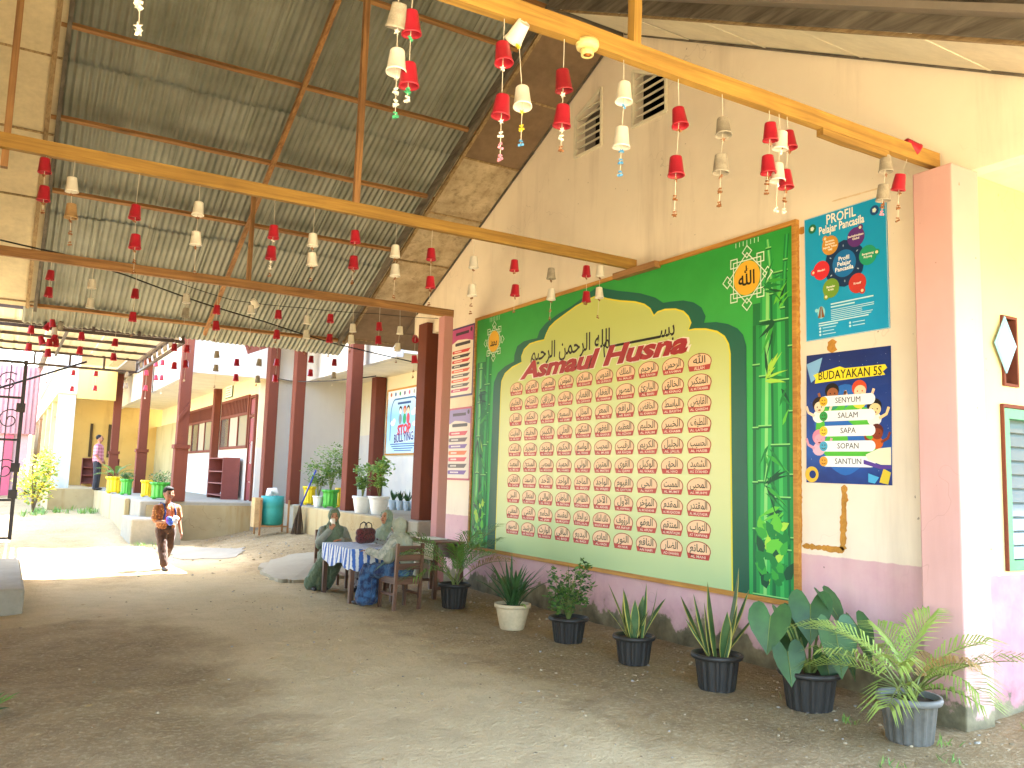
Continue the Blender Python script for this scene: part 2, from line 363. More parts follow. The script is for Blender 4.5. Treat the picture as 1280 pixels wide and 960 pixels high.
# ------------------------------------------------------------------ the building with the painted gable wall
school = thing('school_building', 'cream and pink gable-ended school building carrying the big green board', 'building', (D, 3.5, 0))
w = MB().prism(gable_pts(), D, D+.15, 0).build('gable_wall', m_wall, school, world=True)
vents = [[(8.16, 5.745), (8.73, 5.76), (8.74, 6.29), (8.18, 6.5)], [(6.96, 5.735), (7.55, 5.755), (7.56, 6.45), (6.97, 6.17)]]
cb = MB()
for v in vents: cb.prism(v, D-.3, D+.4, 0)
cut(w, cb)
for v in vents:
    vt = MB(); y0, y1 = v[0][0], v[1][0]
    for (a, b) in zip(v, v[1:]+v[:1]):
        vt.beam((D-.008, a[0], a[1]), (D-.008, b[0], b[1]), .035, .03, up=(1, 0, 0))
    fr = vt.build('vent_frame', m_soffit2, school, world=True)
    z = v[0][1]+.05
    while z < max(p[1] for p in v)-.03:
        # span of the slat at this height (outline is convex)
        xs = []
        for (a, b) in zip(v, v[1:]+v[:1]):
            if (a[1]-z)*(b[1]-z) < 0: xs.append(a[0]+(b[0]-a[0])*(z-a[1])/(b[1]-a[1]))
        if len(xs) >= 2 and max(xs)-min(xs) > .05:
            MB().beam((D+.035, min(xs), z), (D+.035, max(xs), z), .03, .009, up=Vector((0, 0, 1))).build('slat', m_soffit2, fr, world=False).location = -school.location
        z += .095
    MB().b2((D+.6, y0-.4, 5.5), (D+.62, y1+.4, 6.7)).build('attic_shade_sheet', M('attic_shade', rgb('0e0b09'), .95, .1, 2, 0), school, world=True)  # near-black sheet added behind the slats, standing in for the attic's shade
# near pillar at the corner, far post
bevel(MB().b2((5.7, 3.5, -.3), (D+.03, 3.81, 3.985)).build('pillar', m_pink, school, world=True), .012, 2)
bevel(MB().b2((5.47, 11.3, -.3), (5.62, 11.5, 4.02)).build('post', plaster('rose_post_paint', rgb('c48e8c'), None, 0, base=.1, dirt=.3), school, world=True), .012, 2)
# side wall with window and vent openings
sw = MB().b2((D+.003, 3.58, -.3), (14, 3.72, 4.0)).build('side_wall', m_side, school, world=True)
WX0, WX1, WZ0, WZ1 = 6.37, 8.05, 1.05, 2.25
c2 = MB()
for (a, b, cc, d) in ((WX0, WX1, WZ0, WZ1), (6.42, 6.58, 2.44, 2.94)):
    c2.b2((a, 3.4, cc), (b, 4.2, d))
cut(sw, c2)
wn = MB(); t = .075
wn.b2((WX0, 3.56, WZ0), (WX0+t, 3.70, WZ1)).b2((WX1-t, 3.56, WZ0), (WX1, 3.70, WZ1)).b2((WX0+t, 3.56, WZ1-t), (WX1-t, 3.70, WZ1)).b2((WX0+t, 3.56, WZ0), (WX1-t, 3.70, WZ0+t)).b2((WX0+.8, 3.57, WZ0+t), (WX0+.85, 3.55, WZ1-t))
win = wn.build('window', M('green_window_paint', rgb('3f8a5c'), .5, .2, 5, .1), school, world=True); tag(win, 'green framed louvre window')
MB().b2((WX0-.016, 3.55, WZ0), (WX0-.004, 3.575, WZ1+.03)).b2((WX0-.004, 3.55, WZ1+.004), (WX1, 3.575, WZ1+.03)).build('window_trim', m_brown, win).location = -school.location
gl = NB('louvre_glass'); gl.color(rgb('66787e')); gl.rough(.08); gl.b.inputs['Specular IOR Level'].default_value = .8; gl.b.inputs['Metallic'].default_value = .0
for sx0, sx1 in ((WX0+t, WX0+.8), (WX0+.85, WX1-t)):
    z = WZ0+t+.06
    while z < WZ1-t-.04:
        MB().beam((sx0, 3.63, z), (sx1, 3.63, z), .115, .006, up=Vector((0, -.93, .36))).build('pane', gl.m, win).location = -school.location; z += .105
MB().b2((6.40, 3.56, 2.42), (6.422, 3.715, 2.96)).b2((6.578, 3.56, 2.42), (6.6, 3.715, 2.96)).b2((6.422, 3.56, 2.94), (6.578, 3.715, 2.96)).b2((6.422, 3.56, 2.42), (6.578, 3.715, 2.44)).build('vent_frame', m_brown, school, world=True)
MB().b2((6.5, 5.2, .8), (8.6, 5.25, 3.2)).build('room_partition', M('dim_room', rgb('7d7a70'), .9, .1, 2, 0), school, world=True)
# closed back, far end wall, eave soffits, roof
MB().b2((13.85, 3.73, -.3), (14, 12.29, 4.0)).build('back_wall', m_side, school, world=True)
MB().b2((D+.153, 12.3, -.3), (14, 12.45, 4.3)).build('end_wall', m_far, school, world=True)
MB().b2((D+.155, 2.05, 4.004), (14, 3.8, 4.03)).build('eave_soffit', m_soffit2, school, world=True)
rf = MB()
for x0, x1, nm in ((4.86, 14.4, 'n'),):
    rf.prism([(1.1, zr(1.1)+.1), (RY, RZ+.12), (14.62, zr(14.62)+.1), (14.62, zr(14.62)+.15), (RY, RZ+.18), (1.1, zr(1.1)+.15)], 4.8, 14.4, 0)
rf.build('roof', m_roof, school, world=True)
MB().prism([(3.9, 4.04), (12.3, 4.04), (12.3, 4.06), (3.9, 4.06)], D+.2, 13.8, 0).build('ceiling', M('attic_shade', (0, 0, 0)), school, world=True)

def soffits(par, x0, x1, xwall_side, first=True):
    """sloping soffit boards, cover battens and barge boards along a gable overhang"""
    for sgn, ends in ((1, (RY+.12, 14.55)), (-1, (1.2, RY-.12))):
        y = ends[0]; L = 1.2*math.cos(math.atan(.49)); k = 0
        while y < ends[1]-.05:
            y2 = min(y+L, ends[1]); a = y+.006; b = y2-.006
            dz = random.uniform(-.006, .006)
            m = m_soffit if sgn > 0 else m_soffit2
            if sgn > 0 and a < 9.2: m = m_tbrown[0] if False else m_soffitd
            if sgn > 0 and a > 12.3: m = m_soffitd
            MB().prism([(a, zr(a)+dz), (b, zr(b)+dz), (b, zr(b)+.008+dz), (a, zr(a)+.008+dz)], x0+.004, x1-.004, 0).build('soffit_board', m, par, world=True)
            if y2 < ends[1]-.05: MB().beam((x0+.03, y2, zr(y2)-.005), (x1-.03, y2, zr(y2)-.005), .03, .008, up=(0, .43 if sgn > 0 else -.47, .89)).build('joint_strip', m_soffit2 if sgn < 0 else m_batten, par, world=True)
            y = y2
        for xx, ww in ((x0 if xwall_side > 0 else x1, .05),):
            a, b = ends; s = -1 if xwall_side > 0 else 1
            bx = xx
            dzb = .0 if sgn > 0 else .19
            MB().beam((bx, a, zr(a)+dzb), (bx, b, zr(b)+dzb), .045, .15 if sgn > 0 else .38, segs=6, jit=.004).build('barge_board', m_old[1], par, world=True)
            MB().beam((bx-s*.11, a, zr(a)-.016), (bx-s*.11, b, zr(b)-.016), .05, .025, segs=6, jit=.003).build('batten', m_batten, par, world=True)
        xw = x1-.02 if xwall_side > 0 else x0+.02
        a, b = ends
        if sgn > 0: b = 13.5
        else: a = 2.1
        MB().beam((xw, a, zr(a)-.014), (xw, b, zr(b)-.014), .022, .02, segs=5, jit=.002).build('batten', m_old[1], par, world=True)
soffits(school, 4.95, D, 1)
# dark boarded ceiling over the recess past the far post
for i in range(2):
    a = 13.62+i*.48; b = a+.46
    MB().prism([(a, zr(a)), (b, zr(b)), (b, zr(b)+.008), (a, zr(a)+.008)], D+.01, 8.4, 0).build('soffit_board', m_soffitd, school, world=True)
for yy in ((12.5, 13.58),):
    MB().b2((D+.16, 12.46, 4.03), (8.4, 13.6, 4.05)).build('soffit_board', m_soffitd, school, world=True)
# big weathered purlin / ridge timber of the near overhang and its ridge piece
MB().beam((4.9, RY, RZ-.13), (6.15, RY, RZ-.13), .14, .2).build('ridge_timber', m_old[0], school, world=True)

# ------------------------------------------------------------------ the building on the other side of the passage
XL = -.85
other = thing('opposite_building', 'low building across the passage whose pale soffit shows at the roof edge', 'building', (XL, 3.5, 0))
gp = [(3.5, -.3), (12.45, -.3), (12.45, 4.02), (14.3, 4.02), (14.3, zr(14.3)), (RY, RZ), (2.05, zr(2.05)), (2.05, 4.0), (3.5, 4.0)]
MB().prism(gp, XL-.15, XL, 0).build('gable_wall', m_wall, other, world=True)
MB().b2((-9, 3.72, -.3), (XL-.15, 3.87, 4)).build('side_wall', m_side, other, world=True)
MB().b2((-9, 12.3, -.3), (XL-.15, 12.45, 4.3)).build('end_wall', m_far, other, world=True)
MB().prism([(1.1, zr(1.1)+.1), (RY, RZ+.12), (14.62, zr(14.62)+.1), (14.62, zr(14.62)+.15), (RY, RZ+.18), (1.1, zr(1.1)+.15)], -9.4, .3, 0).build('roof', m_roof, other, world=True)
m_soffitl = M('pale_speckled_board', rgb('cdbf9e'), .9, .2, 2.2, .2, 30)
_keep = m_soffitd, m_soffit; m_soffitd = m_soffit = m_soffitl
soffits(other, XL, .2, -1)
m_soffitd, m_soffit = _keep
bevel(MB().b2((-3, 10.75, -.2), (.3, 14.3, .27)).build('verandah_floor', m_conc, other, world=True), .03, 2)

# ------------------------------------------------------------------ corrugated roof over the passage on its timber frame
walk = thing('passage_roof', 'corrugated metal roof over the passage on orange timber beams and purlins', 'roof', (2.6, 7.8, 4.0))
def sheet_mesh(L, n=10, pitch=.0825, amp=.012):
    mb = MB(); seg = 8; N = n*seg+1; rows = [0, L]
    for y in rows:
        for i in range(N): mb.v.append((i*pitch/seg-n*pitch/2, y, amp*math.cos(2*PI*i/seg)))
    for i in range(N-1): mb.f.append((i, i+1, N+i+1, N+i))
    mb.m = [0]*len(mb.f); return mb.mesh('corrugated_sheet', m_sheet, smooth=True)
SH = sheet_mesh(2.72)
for sgn in (1, -1):
    sl_ = .461 if sgn > 0 else .526; ang = math.atan(sl_); run = 2.6*math.cos(ang)
    for r in range(3):
        y0 = RY+sgn*(.02+r*run)
        for ccol in range(7):
            x = .45+ccol*.715; lift = .062+.013*(ccol % 2)+.02*(2-r)+(.3 if sgn < 0 else 0)
            o = put('corrugated_sheet', SH, walk, Vector((x, y0, zr(y0)+lift))-walk.location+Vector((0, 0, random.uniform(-.002, .002))), (-ang, 0, 0) if sgn > 0 else (-ang, 0, PI))
rc = MB()
for s in (-1, 1): rc.prism([(RY, RZ+.45), (RY+s*.3, RZ+.45-.16), (RY+s*.3, RZ+.457-.16), (RY, RZ+.457)], .1, 5.0, 0)
rc.b2((.1, RY+.02, RZ+.02), (5.0, RY+.03, RZ+.4)).build('ridge_cap', m_sheet, walk, world=True)
PUR = [8.45, 9.7, 10.93, 12.1, 13.42, 14.52]; PURN = [7.2, 6.0, 4.8, 3.6, 2.4, 1.25]
for y in PUR+PURN:
    MB().beam((.12, y, zr(y)+.012+(.3 if y < RY else 0)), (5.05, y, zr(y)+.012+(.3 if y < RY else 0)), .05, .05, up=(0, .4 if y > RY else -.45, .9), segs=6, jit=.006).build('purlin', m_tbrown[0], walk, world=True)
for sgn, ye in ((1, 14.65), (-1, 1.2)):
    MB().beam((2.68, RY, RZ-.05+(.3 if sgn < 0 else 0)), (2.68, ye, zr(ye)-.05+(.3 if sgn < 0 else 0)), .05, .07, segs=6, jit=.006).build('rafter', m_tbrown[1], walk, world=True)
MB().beam((.12, RY, RZ-.04), (5.0, RY, RZ-.04), .05, .09).build('ridge_beam', m_tbrown[0], walk, world=True)
for i, (y, kx, x1) in enumerate(((3.71, 2.95, 5.86), (7.46, 2.64, 5.99), (11.41, 2.59, 5.66))):
    MB().beam((XL, y, 4.085), (x1, y, 4.085), .06, .115, segs=8, jit=.006).build('tie_beam', m_timber[0] if i < 2 else m_tbrown[0], walk, world=True)
    yk = y
    MB().beam((kx, yk, 4.142), (kx, yk, zr(yk)-.08), .055, .06, up=(0, 1, 0), segs=3, jit=.004).build('king_post', m_timber[2] if i == 0 else m_tbrown[2], walk, world=True)
for y in (7.46,):
    MB().beam((-.2, y+.08, 3.9), (-.2, y+.08, zr(y)-.06), .05, .07, up=(0, 1, 0)).build('hanger_post', m_tbrown[2], walk, world=True)
MB().beam((4.55, 3.71, 4.0), (5.25, 3.71, 4.0), .056, .05, segs=3, jit=.004).build('lap_board', m_timber[0], walk, world=True)
MB().beam((5.94, 7.0, 3.99), (5.94, 7.75, 3.99), .1, .07).build('bearing_block', m_tbrown[1], walk, world=True)
# lamp holder on the near beam
p = at(738, 65, 1, 3.66)
lh = thing('lamp_holder', 'cream ceramic lamp holder without a bulb under the nearest beam', 'lamp holder', (p.x, 3.69, 4.02))
m_cer = M('cream_ceramic', rgb('e6d490'), .35, .06, 5, 0)
R = Matrix.Rotation(math.radians(25), 3, 'X')
MB().lathe([(.062, .03), (.066, .01), (.06, -.012), (.04, -.018)], 24).build('base', m_cer, lh, smooth=True)
MB().lathe([(.038, -.018), (.036, -.05), (.034, -.055), (.024, -.05), (.022, -.02)], 20).build('socket', m_cer, lh, smooth=True)
MB().lathe([(.021, -.0515), (.012, -.046), (.002, -.044)], 14).build('contact', M('copper_orange', rgb('b5692a'), .4, .1, 5, 0, metallic=.6), lh, smooth=True)
# slack cables
m_cable = M('black_cable', rgb('22201e'), .6, .05, 5, 0)
def cable(name, label, pts, r, sag, mat=m_cable):
    out = []
    for (a, b) in zip(pts, pts[1:]):
        a = Vector(a); b = Vector(b); L = (b-a).length
        for i in range(9):
            t = i/8; out.append(a.lerp(b, t)-Vector((0, 0, sag*L*4*t*(1-t))))
    o = MB().tube(out, r, 5).build(name, mat); tag(o, label, 'cable'); return o
cable('cable', 'black cable sagging below the corrugated roof towards the far eave', [(at(0, 300, 1, 12.0)), at(80, 318, 1, 12.2), at(160, 345, 1, 12.6), at(250, 378, 1, 13.3), at(330, 402, 1, 14.0), at(412, 428, 1, 14.5), at(560, 462, 1, 14.55)], .011, .004)
cable('cable', 'thin upper cable strung beside the third timber beam', [at(200, 345, 1, 12.6), at(290, 375, 1, 13.2), at(380, 385, 1, 13.3), at(470, 392, 1, 13.3), at(548, 398, 1, 12.6)], .005, .012)
cable('cable', 'thin wire stretched between the brown verandah columns', [at(335, 470, 1, 20.4), at(362, 476, 1, 20.0), at(433, 474, 1, 16.6), at(470, 470, 1, 16.0)], .012, .01)
# ------------------------------------------------------------------ classroom building behind: near verandah and projecting wing
FZ = .9
cls = thing('classroom_building', 'white and pale yellow classroom block with brown columns and raised verandah', 'building', (6, 16, 0))
def part(mb, name, mat, par=cls, lab=None, bev=0):
    o = mb.build(name, mat, par, world=True)
    if bev: bevel(o, bev)
    if lab: tag(o, lab)
    return o
# floors (plinths)
part(MB().b2((5.72, 12.5, -.3), (11, 20.2, FZ)), 'verandah_floor', m_conc, bev=.02)
part(MB().b2((5.6, 12.9, -.3), (5.716, 18.9, FZ-.004)), 'plinth_facing', m_plinth, bev=.015)
part(MB().b2((2.62, 20.3, -.3), (11, 34, FZ)), 'verandah_floor', m_conc, bev=.02)
part(MB().b2((5.0, 20.204, -.3), (11, 20.296, FZ-.01)), 'plinth_facing', m_conc)
part(MB().b2((2.5, 22.0, -.3), (2.616, 30, FZ-.006)), 'plinth_facing', m_plinth, bev=.015)
part(MB().b2((2.75, 20.22, -.3), (5.3, 20.296, FZ-.08)), 'plinth_facing', m_plinth)
# walls
XW = 5.2
wl = part(MB().b2((XW, 20.9, FZ), (XW+.15, 36, 4.6)), 'wall', m_far)
part(MB().b2((XW+.15, 20.75, FZ), (7.7, 20.9, 4.6)), 'wall', m_white)
part(MB().b2((7.7, 12.5, FZ), (7.85, 20.9, 4.9)), 'wall', plaster('cream_verandah_plaster', rgb('dfd8bc'), rgb('cfccc5'), 2.6, base=0, dirt=.2))
part(MB().b2((XW+.02, 31, FZ), (XW+.12, 36, 3.6)), 'wall', m_mottle)
part(MB().b2((XW-.03, 30.6, FZ+.002), (XW-.004, 37, 3.3)), 'wall_panel', m_mottle)
# window, door on the wing wall
def wing_window(y0, y1, z0, z1, panes, zt):
    fr = MB(); t = .07; x0, x1 = XW-.05, XW-.004
    fr.b2((x0, y0, z0), (x1, y0+t, z1)).b2((x0, y1-t, z0), (x1, y1, z1)).b2((x0, y0+t, z0), (x1, y1-t, z0+t)).b2((x0, y0+t, z1-t), (x1, y1-t, z1)).b2((x0, y0+t, zt-t/2), (x1, y1-t, zt+t/2))
    n = panes
    for i in range(1, n): y = y0+(y1-y0)*i/n; fr.b2((x0, y-.03, z0+t), (x1, y+.03, zt-t/2))
    wd = part(fr, 'window', m_brown)
    for i in range(n):
        a = y0+(y1-y0)*i/n+.04; b = y0+(y1-y0)*(i+1)/n-.04
        o = MB().b2((XW-.022, a, z0+t), (XW-.006, b, zt-t/2)).build('pane', mwin[i % len(mwin)], wd); o.location = -cls.location
    k = int((y1-y0)/.16)
    for i in range(1, k):
        y = y0+(y1-y0)*i/k; o = MB().b2((XW-.036, y-.035, zt+t/2), (XW-.006, y+.035, z1-t)).build('slat', m_brown, wd); o.location = -cls.location
    o = MB().b2((XW-.018, y0+t, zt+t/2), (XW-.005, y1-t, z1-t)).build('transom_backing', M('dark_maroon', rgb('3c1d1b'), .8, .1, 4, 0), wd); o.location = -cls.location
def glassy(name, h):
    b = NB(name); b.color(rgb(h)); b.rough(.12); b.b.inputs['Specular IOR Level'].default_value = .6; return b.m
mwin = [glassy('curtained_glass', '8f8a72'), glassy('papered_glass', 'b3ab98'), glassy('dim_glass', '5d5a50')]
wing_window(26.1, 30.2, 2.15, 3.55, 4, 3.1); wing_window(21.75, 24.9, 2.2, 3.55, 3, 3.08)
dr = MB(); dr.b2((XW-.06, 20.98, FZ), (XW-.004, 21.05, 3.5)).b2((XW-.06, 21.5, FZ), (XW-.004, 21.57, 3.5)).b2((XW-.06, 21.05, 3.43), (XW-.004, 21.5, 3.5)).b2((XW-.06, 21.05, 2.95), (XW-.004, 21.5, 3.02))
door = part(dr, 'door', m_brown, lab='maroon panelled door beside the wing corner')
m_door = M('maroon_door_paint', rgb('7c2326'), .5, .1, 4, .1)
for z0, z1 in ((FZ+.02, 1.35), (1.37, 1.82), (1.84, 2.3), (2.32, 2.93), (3.04, 3.41)):
    MB().b2((XW-.035, 21.06, z0), (XW-.008, 21.49, z1)).build('door_panel', m_door, door).location = -cls.location
MB().b2((XW-.075, 21.1, 1.8), (XW-.04, 21.13, 2.35)).build('handle', m_white, door).location = -cls.location
# columns
def column(x, y, w, d, z0, z1, cap=None):
    c = part(MB().b2((x, y, z0), (x+w, y+d, z1)), 'column', m_brown, bev=.01)
    if cap: MB().b2((x-.05, y-.05, cap), (x+w+.05, y+d+.05, cap+.09)).b2((x-.02, y-.02, z0+.003), (x+w+.02, y+d+.02, cap-.002)).build('column_base', m_brown, c).location = -cls.location
for x, y in ((3.27, 20.26), (3.27, 26.7), (3.06, 32.0)): column(x, y, .24, .26, FZ, 4.84, 2.08)
column(5.24, 20.24, .24, .3, FZ, 4.84); column(5.64, 19.4, .24, .28, FZ, 4.74)
column(5.83, 16.2, .24, .3, FZ, 4.74); column(5.9, 12.85, .27, .34, FZ, 4.2)
column(7.42, 18.9, .26, .3, FZ, 3.95); column(XW-.2, 25.15, .19, .24, FZ, 4.0)
part(MB().prism([(3.27, 2.7), (3.27, 2.8), (3.5, 3.15), (3.5, 3.0)], 20.18, 20.258, 1), 'bracket', m_brown)
# fascia beams and roofs
part(MB().b2((3.55, 20.56, 3.86), (3.68, 36.9, 4.85)), 'fascia', m_fascia)
part(MB().b2((3.682, 20.56, 3.86), (6.2, 20.7, 4.85)), 'fascia', m_fascia)
part(MB().b2((6.202, 14.85, 3.86), (6.35, 20.7, 4.75)), 'fascia', m_fascia)
part(MB().b2((6.36, 14.85, 3.95), (7.7, 20.75, 4.0)), 'ceiling', m_soffit2)
part(MB().b2((3.69, 20.71, 3.95), (XW, 36, 4.0)), 'ceiling', m_soffit2)
part(MB().prism([(2.95, 4.86), (9, 5.2), (9, 5.3), (2.95, 4.92)], 20.2, 40, 1), 'roof', m_roof)
part(MB().prism([(5.3, 4.78), (9.5, 6.6), (14, 4.8), (14, 4.9), (9.5, 6.7), (5.3, 4.88)], 14.7, 20.2, 1), 'roof', m_roof)
part(MB().beam(at(345, 425, 1, 19.8), at(308, 437, 1, 19.6), .03, .22), 'barge_board', m_brown)
part(MB().beam(at(300, 0+450, 1, 33), at(330, 440, 1, 33), .03, .22), 'barge_board', m_brown)
# notice sheet on the wing wall
y0 = 23.3
nb = thing('notice_board', 'white framed notice with green edge high on the classroom wall', 'notice', mat=wallframe((XW-.03, 24.6, 3.62), (-1, 0, 0)))
MB().b2((0, 0, -.012), (.85, .62, 0)).build('backing', P('3f6a4c'), nb); MB().rect(.03, .03, .82, .59, .003).build('sheet', P('e9ecdf'), nb)
tb = MB()
for i in range(8):
    z = .54-i*.065; tb.rect(.08, z-.014, .08+random.uniform(.35, .66), z+.01, .006)
tb.build('printed_lines', P('5d6a60'), nb)

# ------------------------------------------------------------------ shoe rack, bin, broom
rk = thing('shoe_rack', 'open brown wooden shoe rack against the white classroom wall', 'shoe rack', (4.7, 22.1, FZ))
m_rack = M('brown_rack_paint', rgb('7a4038'), .55, .12, 5, .1)
MB().b2((0, 0, 0), (.42, .03, 1.05)).build('side_panel', m_rack, rk); MB().b2((0, 1.67, 0), (.42, 1.7, 1.05)).build('side_panel', m_rack, rk); MB().b2((.39, .031, .06), (.42, 1.669, 1.05)).build('back_panel', m_rack, rk)
for z in (.08, .38, .68, 1.02): MB().b2((0, .031, z), (.389, 1.669, z+.028)).build('shelf', m_rack, rk)
o = MB().lathe([(.03, 0), (.05, .02), (.045, .06), (.02, .085)], 10).build('shoe', M('grey_shoe', rgb('9aa0a2'), .6, .1, 5, 0)); o.location = (4.85, 22.6, FZ+.11); o.scale = (1.2, 2.6, 1); tag(o, 'single grey shoe on the bottom shelf of the shoe rack', 'shoe')
rk2 = copy_tree(rk); rk2.location = (2.95, 36.4, FZ); rk2.rotation_euler.z = PI/2; rk2.scale = (.8, .24, 1); tag(rk2, 'brown shoe rack behind the man in the pink shirt')
rk3 = copy_tree(rk); rk3.location = (3.75, 35.6, FZ); rk3.rotation_euler.z = PI/2; rk3.scale = (.8, .2, 1); tag(rk3, 'brown shoe rack beside the brown column near the yellow wall')
g0 = gz(5.35, 18.9)
bn = thing('waste_bin', 'blue-green drum waste bin hung on a wooden stand', 'bin', (5.05, 18.6, g0))
m_bin = M('teal_plastic', rgb('2f8f86'), .45, .12, 4, .05)
MB().lathe([(.2, .16), (.235, .2), (.24, .5), (.235, .53), (.245, .55), (.24, .78), (.22, .78), (.21, .3), (.0, .25)], 24, caps=False).build('drum', m_bin, bn, smooth=True)
MB().b2((-.42, -.2, .12), (-.26, .1, .74)).build('sack', M('dirty_sack', rgb('b09468'), .9, .3, 6, .4, 20), bn)
for x in (-.3, .3):
    for y in (-.22, .22): MB().beam((x, y, -.05), (x, y, .7), .035, .035, up=(0, 1, 0)).build('leg', m_tbrown[2], bn)
for y in (-.22, .22): MB().beam((-.3, y, .14), (.3, y, .14), .03, .03).build('rail', m_tbrown[0], bn)
MB().tube([(-.1, 0, .76), (-.05, .05, .88), (.05, .02, .9), (.1, -.03, .8)], [.07, .09, .07, .03], 7).build('rubbish_bag', M('white_bag', rgb('dcdcd8'), .4, .05, 5, 0), bn, smooth=True)
br = thing('broom', 'broom with blue handle leaning on the verandah edge', 'broom', (5.45, 17.9, gz(5.45, 17.9)))
MB().tube([(0, 0, .55), (.22, -.25, 1.35)], .018, 8).build('handle', P('2b3f9c'), br, smooth=True)
mb = MB()
for i in range(70):
    a = random.uniform(0, 2*PI); r = random.uniform(.02, .14); mb.tube([(random.uniform(-.02, .02), random.uniform(-.02, .02), .6), (r*math.cos(a)*.6-.02, r*math.sin(a)*.6, .3), (r*math.cos(a)-.03, r*math.sin(a), .0)], .006, 4)
mb.build('bristles', M('dark_palm_fibre', rgb('4a3a28'), .9, .2, 8, 0), br)

# ------------------------------------------------------------------ slabs and step
def slab(name, label, pts, z, th, m=m_conc):
    rn = random.Random(len(pts)); q = []
    for a, b in zip(pts, pts[1:]+pts[:1]):
        for i in range(9): t = i/9; q.append((a[0]+(b[0]-a[0])*t+rn.gauss(0, .03), a[1]+(b[1]-a[1])*t+rn.gauss(0, .03)))
    pts = q; mb = MB(); n = len(pts); vs = []
    for (x, y) in pts: vs.append((x, y, gz(x, y)+z))
    for (x, y) in pts: vs.append((x, y, gz(x, y)+z-th))
    mb.add(vs, [tuple(range(n)), tuple(reversed(range(n, 2*n)))]+[(i, n+i, n+(i+1) % n, (i+1) % n) for i in range(n)])
    c = vs[0]; o = mb.build(name, m, loc=c); bevel(o, .02, 2); tag(o, label, 'slab'); return o
slab('concrete_slab', 'pale concrete slab over the drain beside the green-dressed woman', [(3.75, 14.5), (3.6, 12.75), (3.9, 12.5), (4.9, 13.0), (5.2, 15.2), (4.6, 15.3)], .05, .2, M('pale_concrete', rgb('9a917a'), .9, .12, 2, .3, 40))
slab('concrete_slab', 'worn grey concrete apron in front of the walking boy', [(2.9, 16.4), (3.7, 15.9), (4.2, 17.2), (3.1, 18.6), (2.6, 18)], .016, .15)
stp = MB().b2((2.35, 19.3, -.2), (3.35, 21.0, .56)).build('concrete_step', m_conc, loc=(2.8, 20, 0)); bevel(stp, .03, 2); tag(stp, 'grey concrete block step below the wing verandah', 'step')

# ------------------------------------------------------------------ far yellow arcade building, pink building, gate, canopy
yb = thing('arcade_building', 'weathered yellow arcade building with grey-streaked columns in the distance', 'building', (1.7, 31, 0))
m_grime = plaster('grimy_white_plaster', rgb('b9bcb2'), None, 0, base=0, dirt=1.3, dirtcol=rgb('7f8a90'))
def yp(mb, name, mat): o = mb.build(name, mat, yb, world=True); return o
for i, y in enumerate((31.6, 36, 40.5, 45, 50, 56, 63)): yp(MB().b2((1.35, y, -.2), (1.85, y+.5, 4.0)), 'column', m_grime if i == 0 else plaster('streaked_cream_plaster', rgb('cbbf94'), None, 0, base=0, dirt=1.2, dirtcol=rgb('857d68')))
yp(MB().b2((1.3, 31.5, 4.0), (1.86, 68, 4.9)), 'beam', m_far); yp(MB().b2((1.22, 31.4, 4.9), (1.9, 68, 6.4)), 'parapet', m_fascia)
yp(MB().b2((1.9, 37, 0), (5.35, 37.2, 5.4)), 'wall', m_ochre); yp(MB().b2((3.4, 37.2, 0), (3.6, 70, 5.4)), 'wall', m_ochre)
yp(MB().b2((1.25, 30.6, -.3), (2.612, 37, FZ-.003)), 'verandah_floor', m_plinth); yp(MB().b2((1.3, 37.003, -.3), (3.4, 68, FZ-.1)), 'verandah_floor', m_plinth)
yp(MB().b2((1.87, 31.5, 3.86), (3.04, 31.8, 5.0)), 'beam', m_ochre); yp(MB().prism([(1.0, 6.4), (4.8, 7.6), (8, 6.4), (8, 6.5), (4.8, 7.7), (1.0, 6.5)], 31, 70, 1), 'roof', m_roof)
for x in (2.75, 3.4):
    MB().b2((x, 36.93, 2.0), (x+.1, 36.99, 3.3)).build('slot_window', M('dark_slot', rgb('4a3a20'), .8, .1, 4, 0), yb, world=True)
pk = thing('pink_building', 'distant pink building with ribbed cladding seen through the gate', 'building', (-4, 48, 0))
m_pk = M('pink_paint', rgb('b89a9c'), .7, .1, 3, .1); m_pk2 = M('pink_ribbed_sheet', rgb('a97e84'), .6, .12, 3, .1)
MB().b2((-14, 48, -.3), (.9, 56, 3.2)).build('wall', m_pk, pk, world=True)
mb = MB()
for i in range(75): x = -14.2+i*.205; mb.b2((x, 47.7, 3.1), (x+.12, 47.76, 6.4))
mb.b2((-14.2, 47.762, 3.08), (1.15, 47.85, 6.45)); o = mb.build('ribbed_cladding', m_pk2, pk, world=True)
for x in (-.1, -2.6): MB().b2((x, 47.85, -.2), (x+.35, 47.99, 3.05)).build('pilaster', M('deep_pink_paint', rgb('b5566a'), .7, .1, 3, .1), pk, world=True)
for i in range(5): MB().b2((-1.4, 47.9, 1.6+i*.14), (-.5, 47.98, 1.68+i*.14)).build('louvre', M('slate', rgb('4a4f55'), .7, .1, 3, 0), pk, world=True)

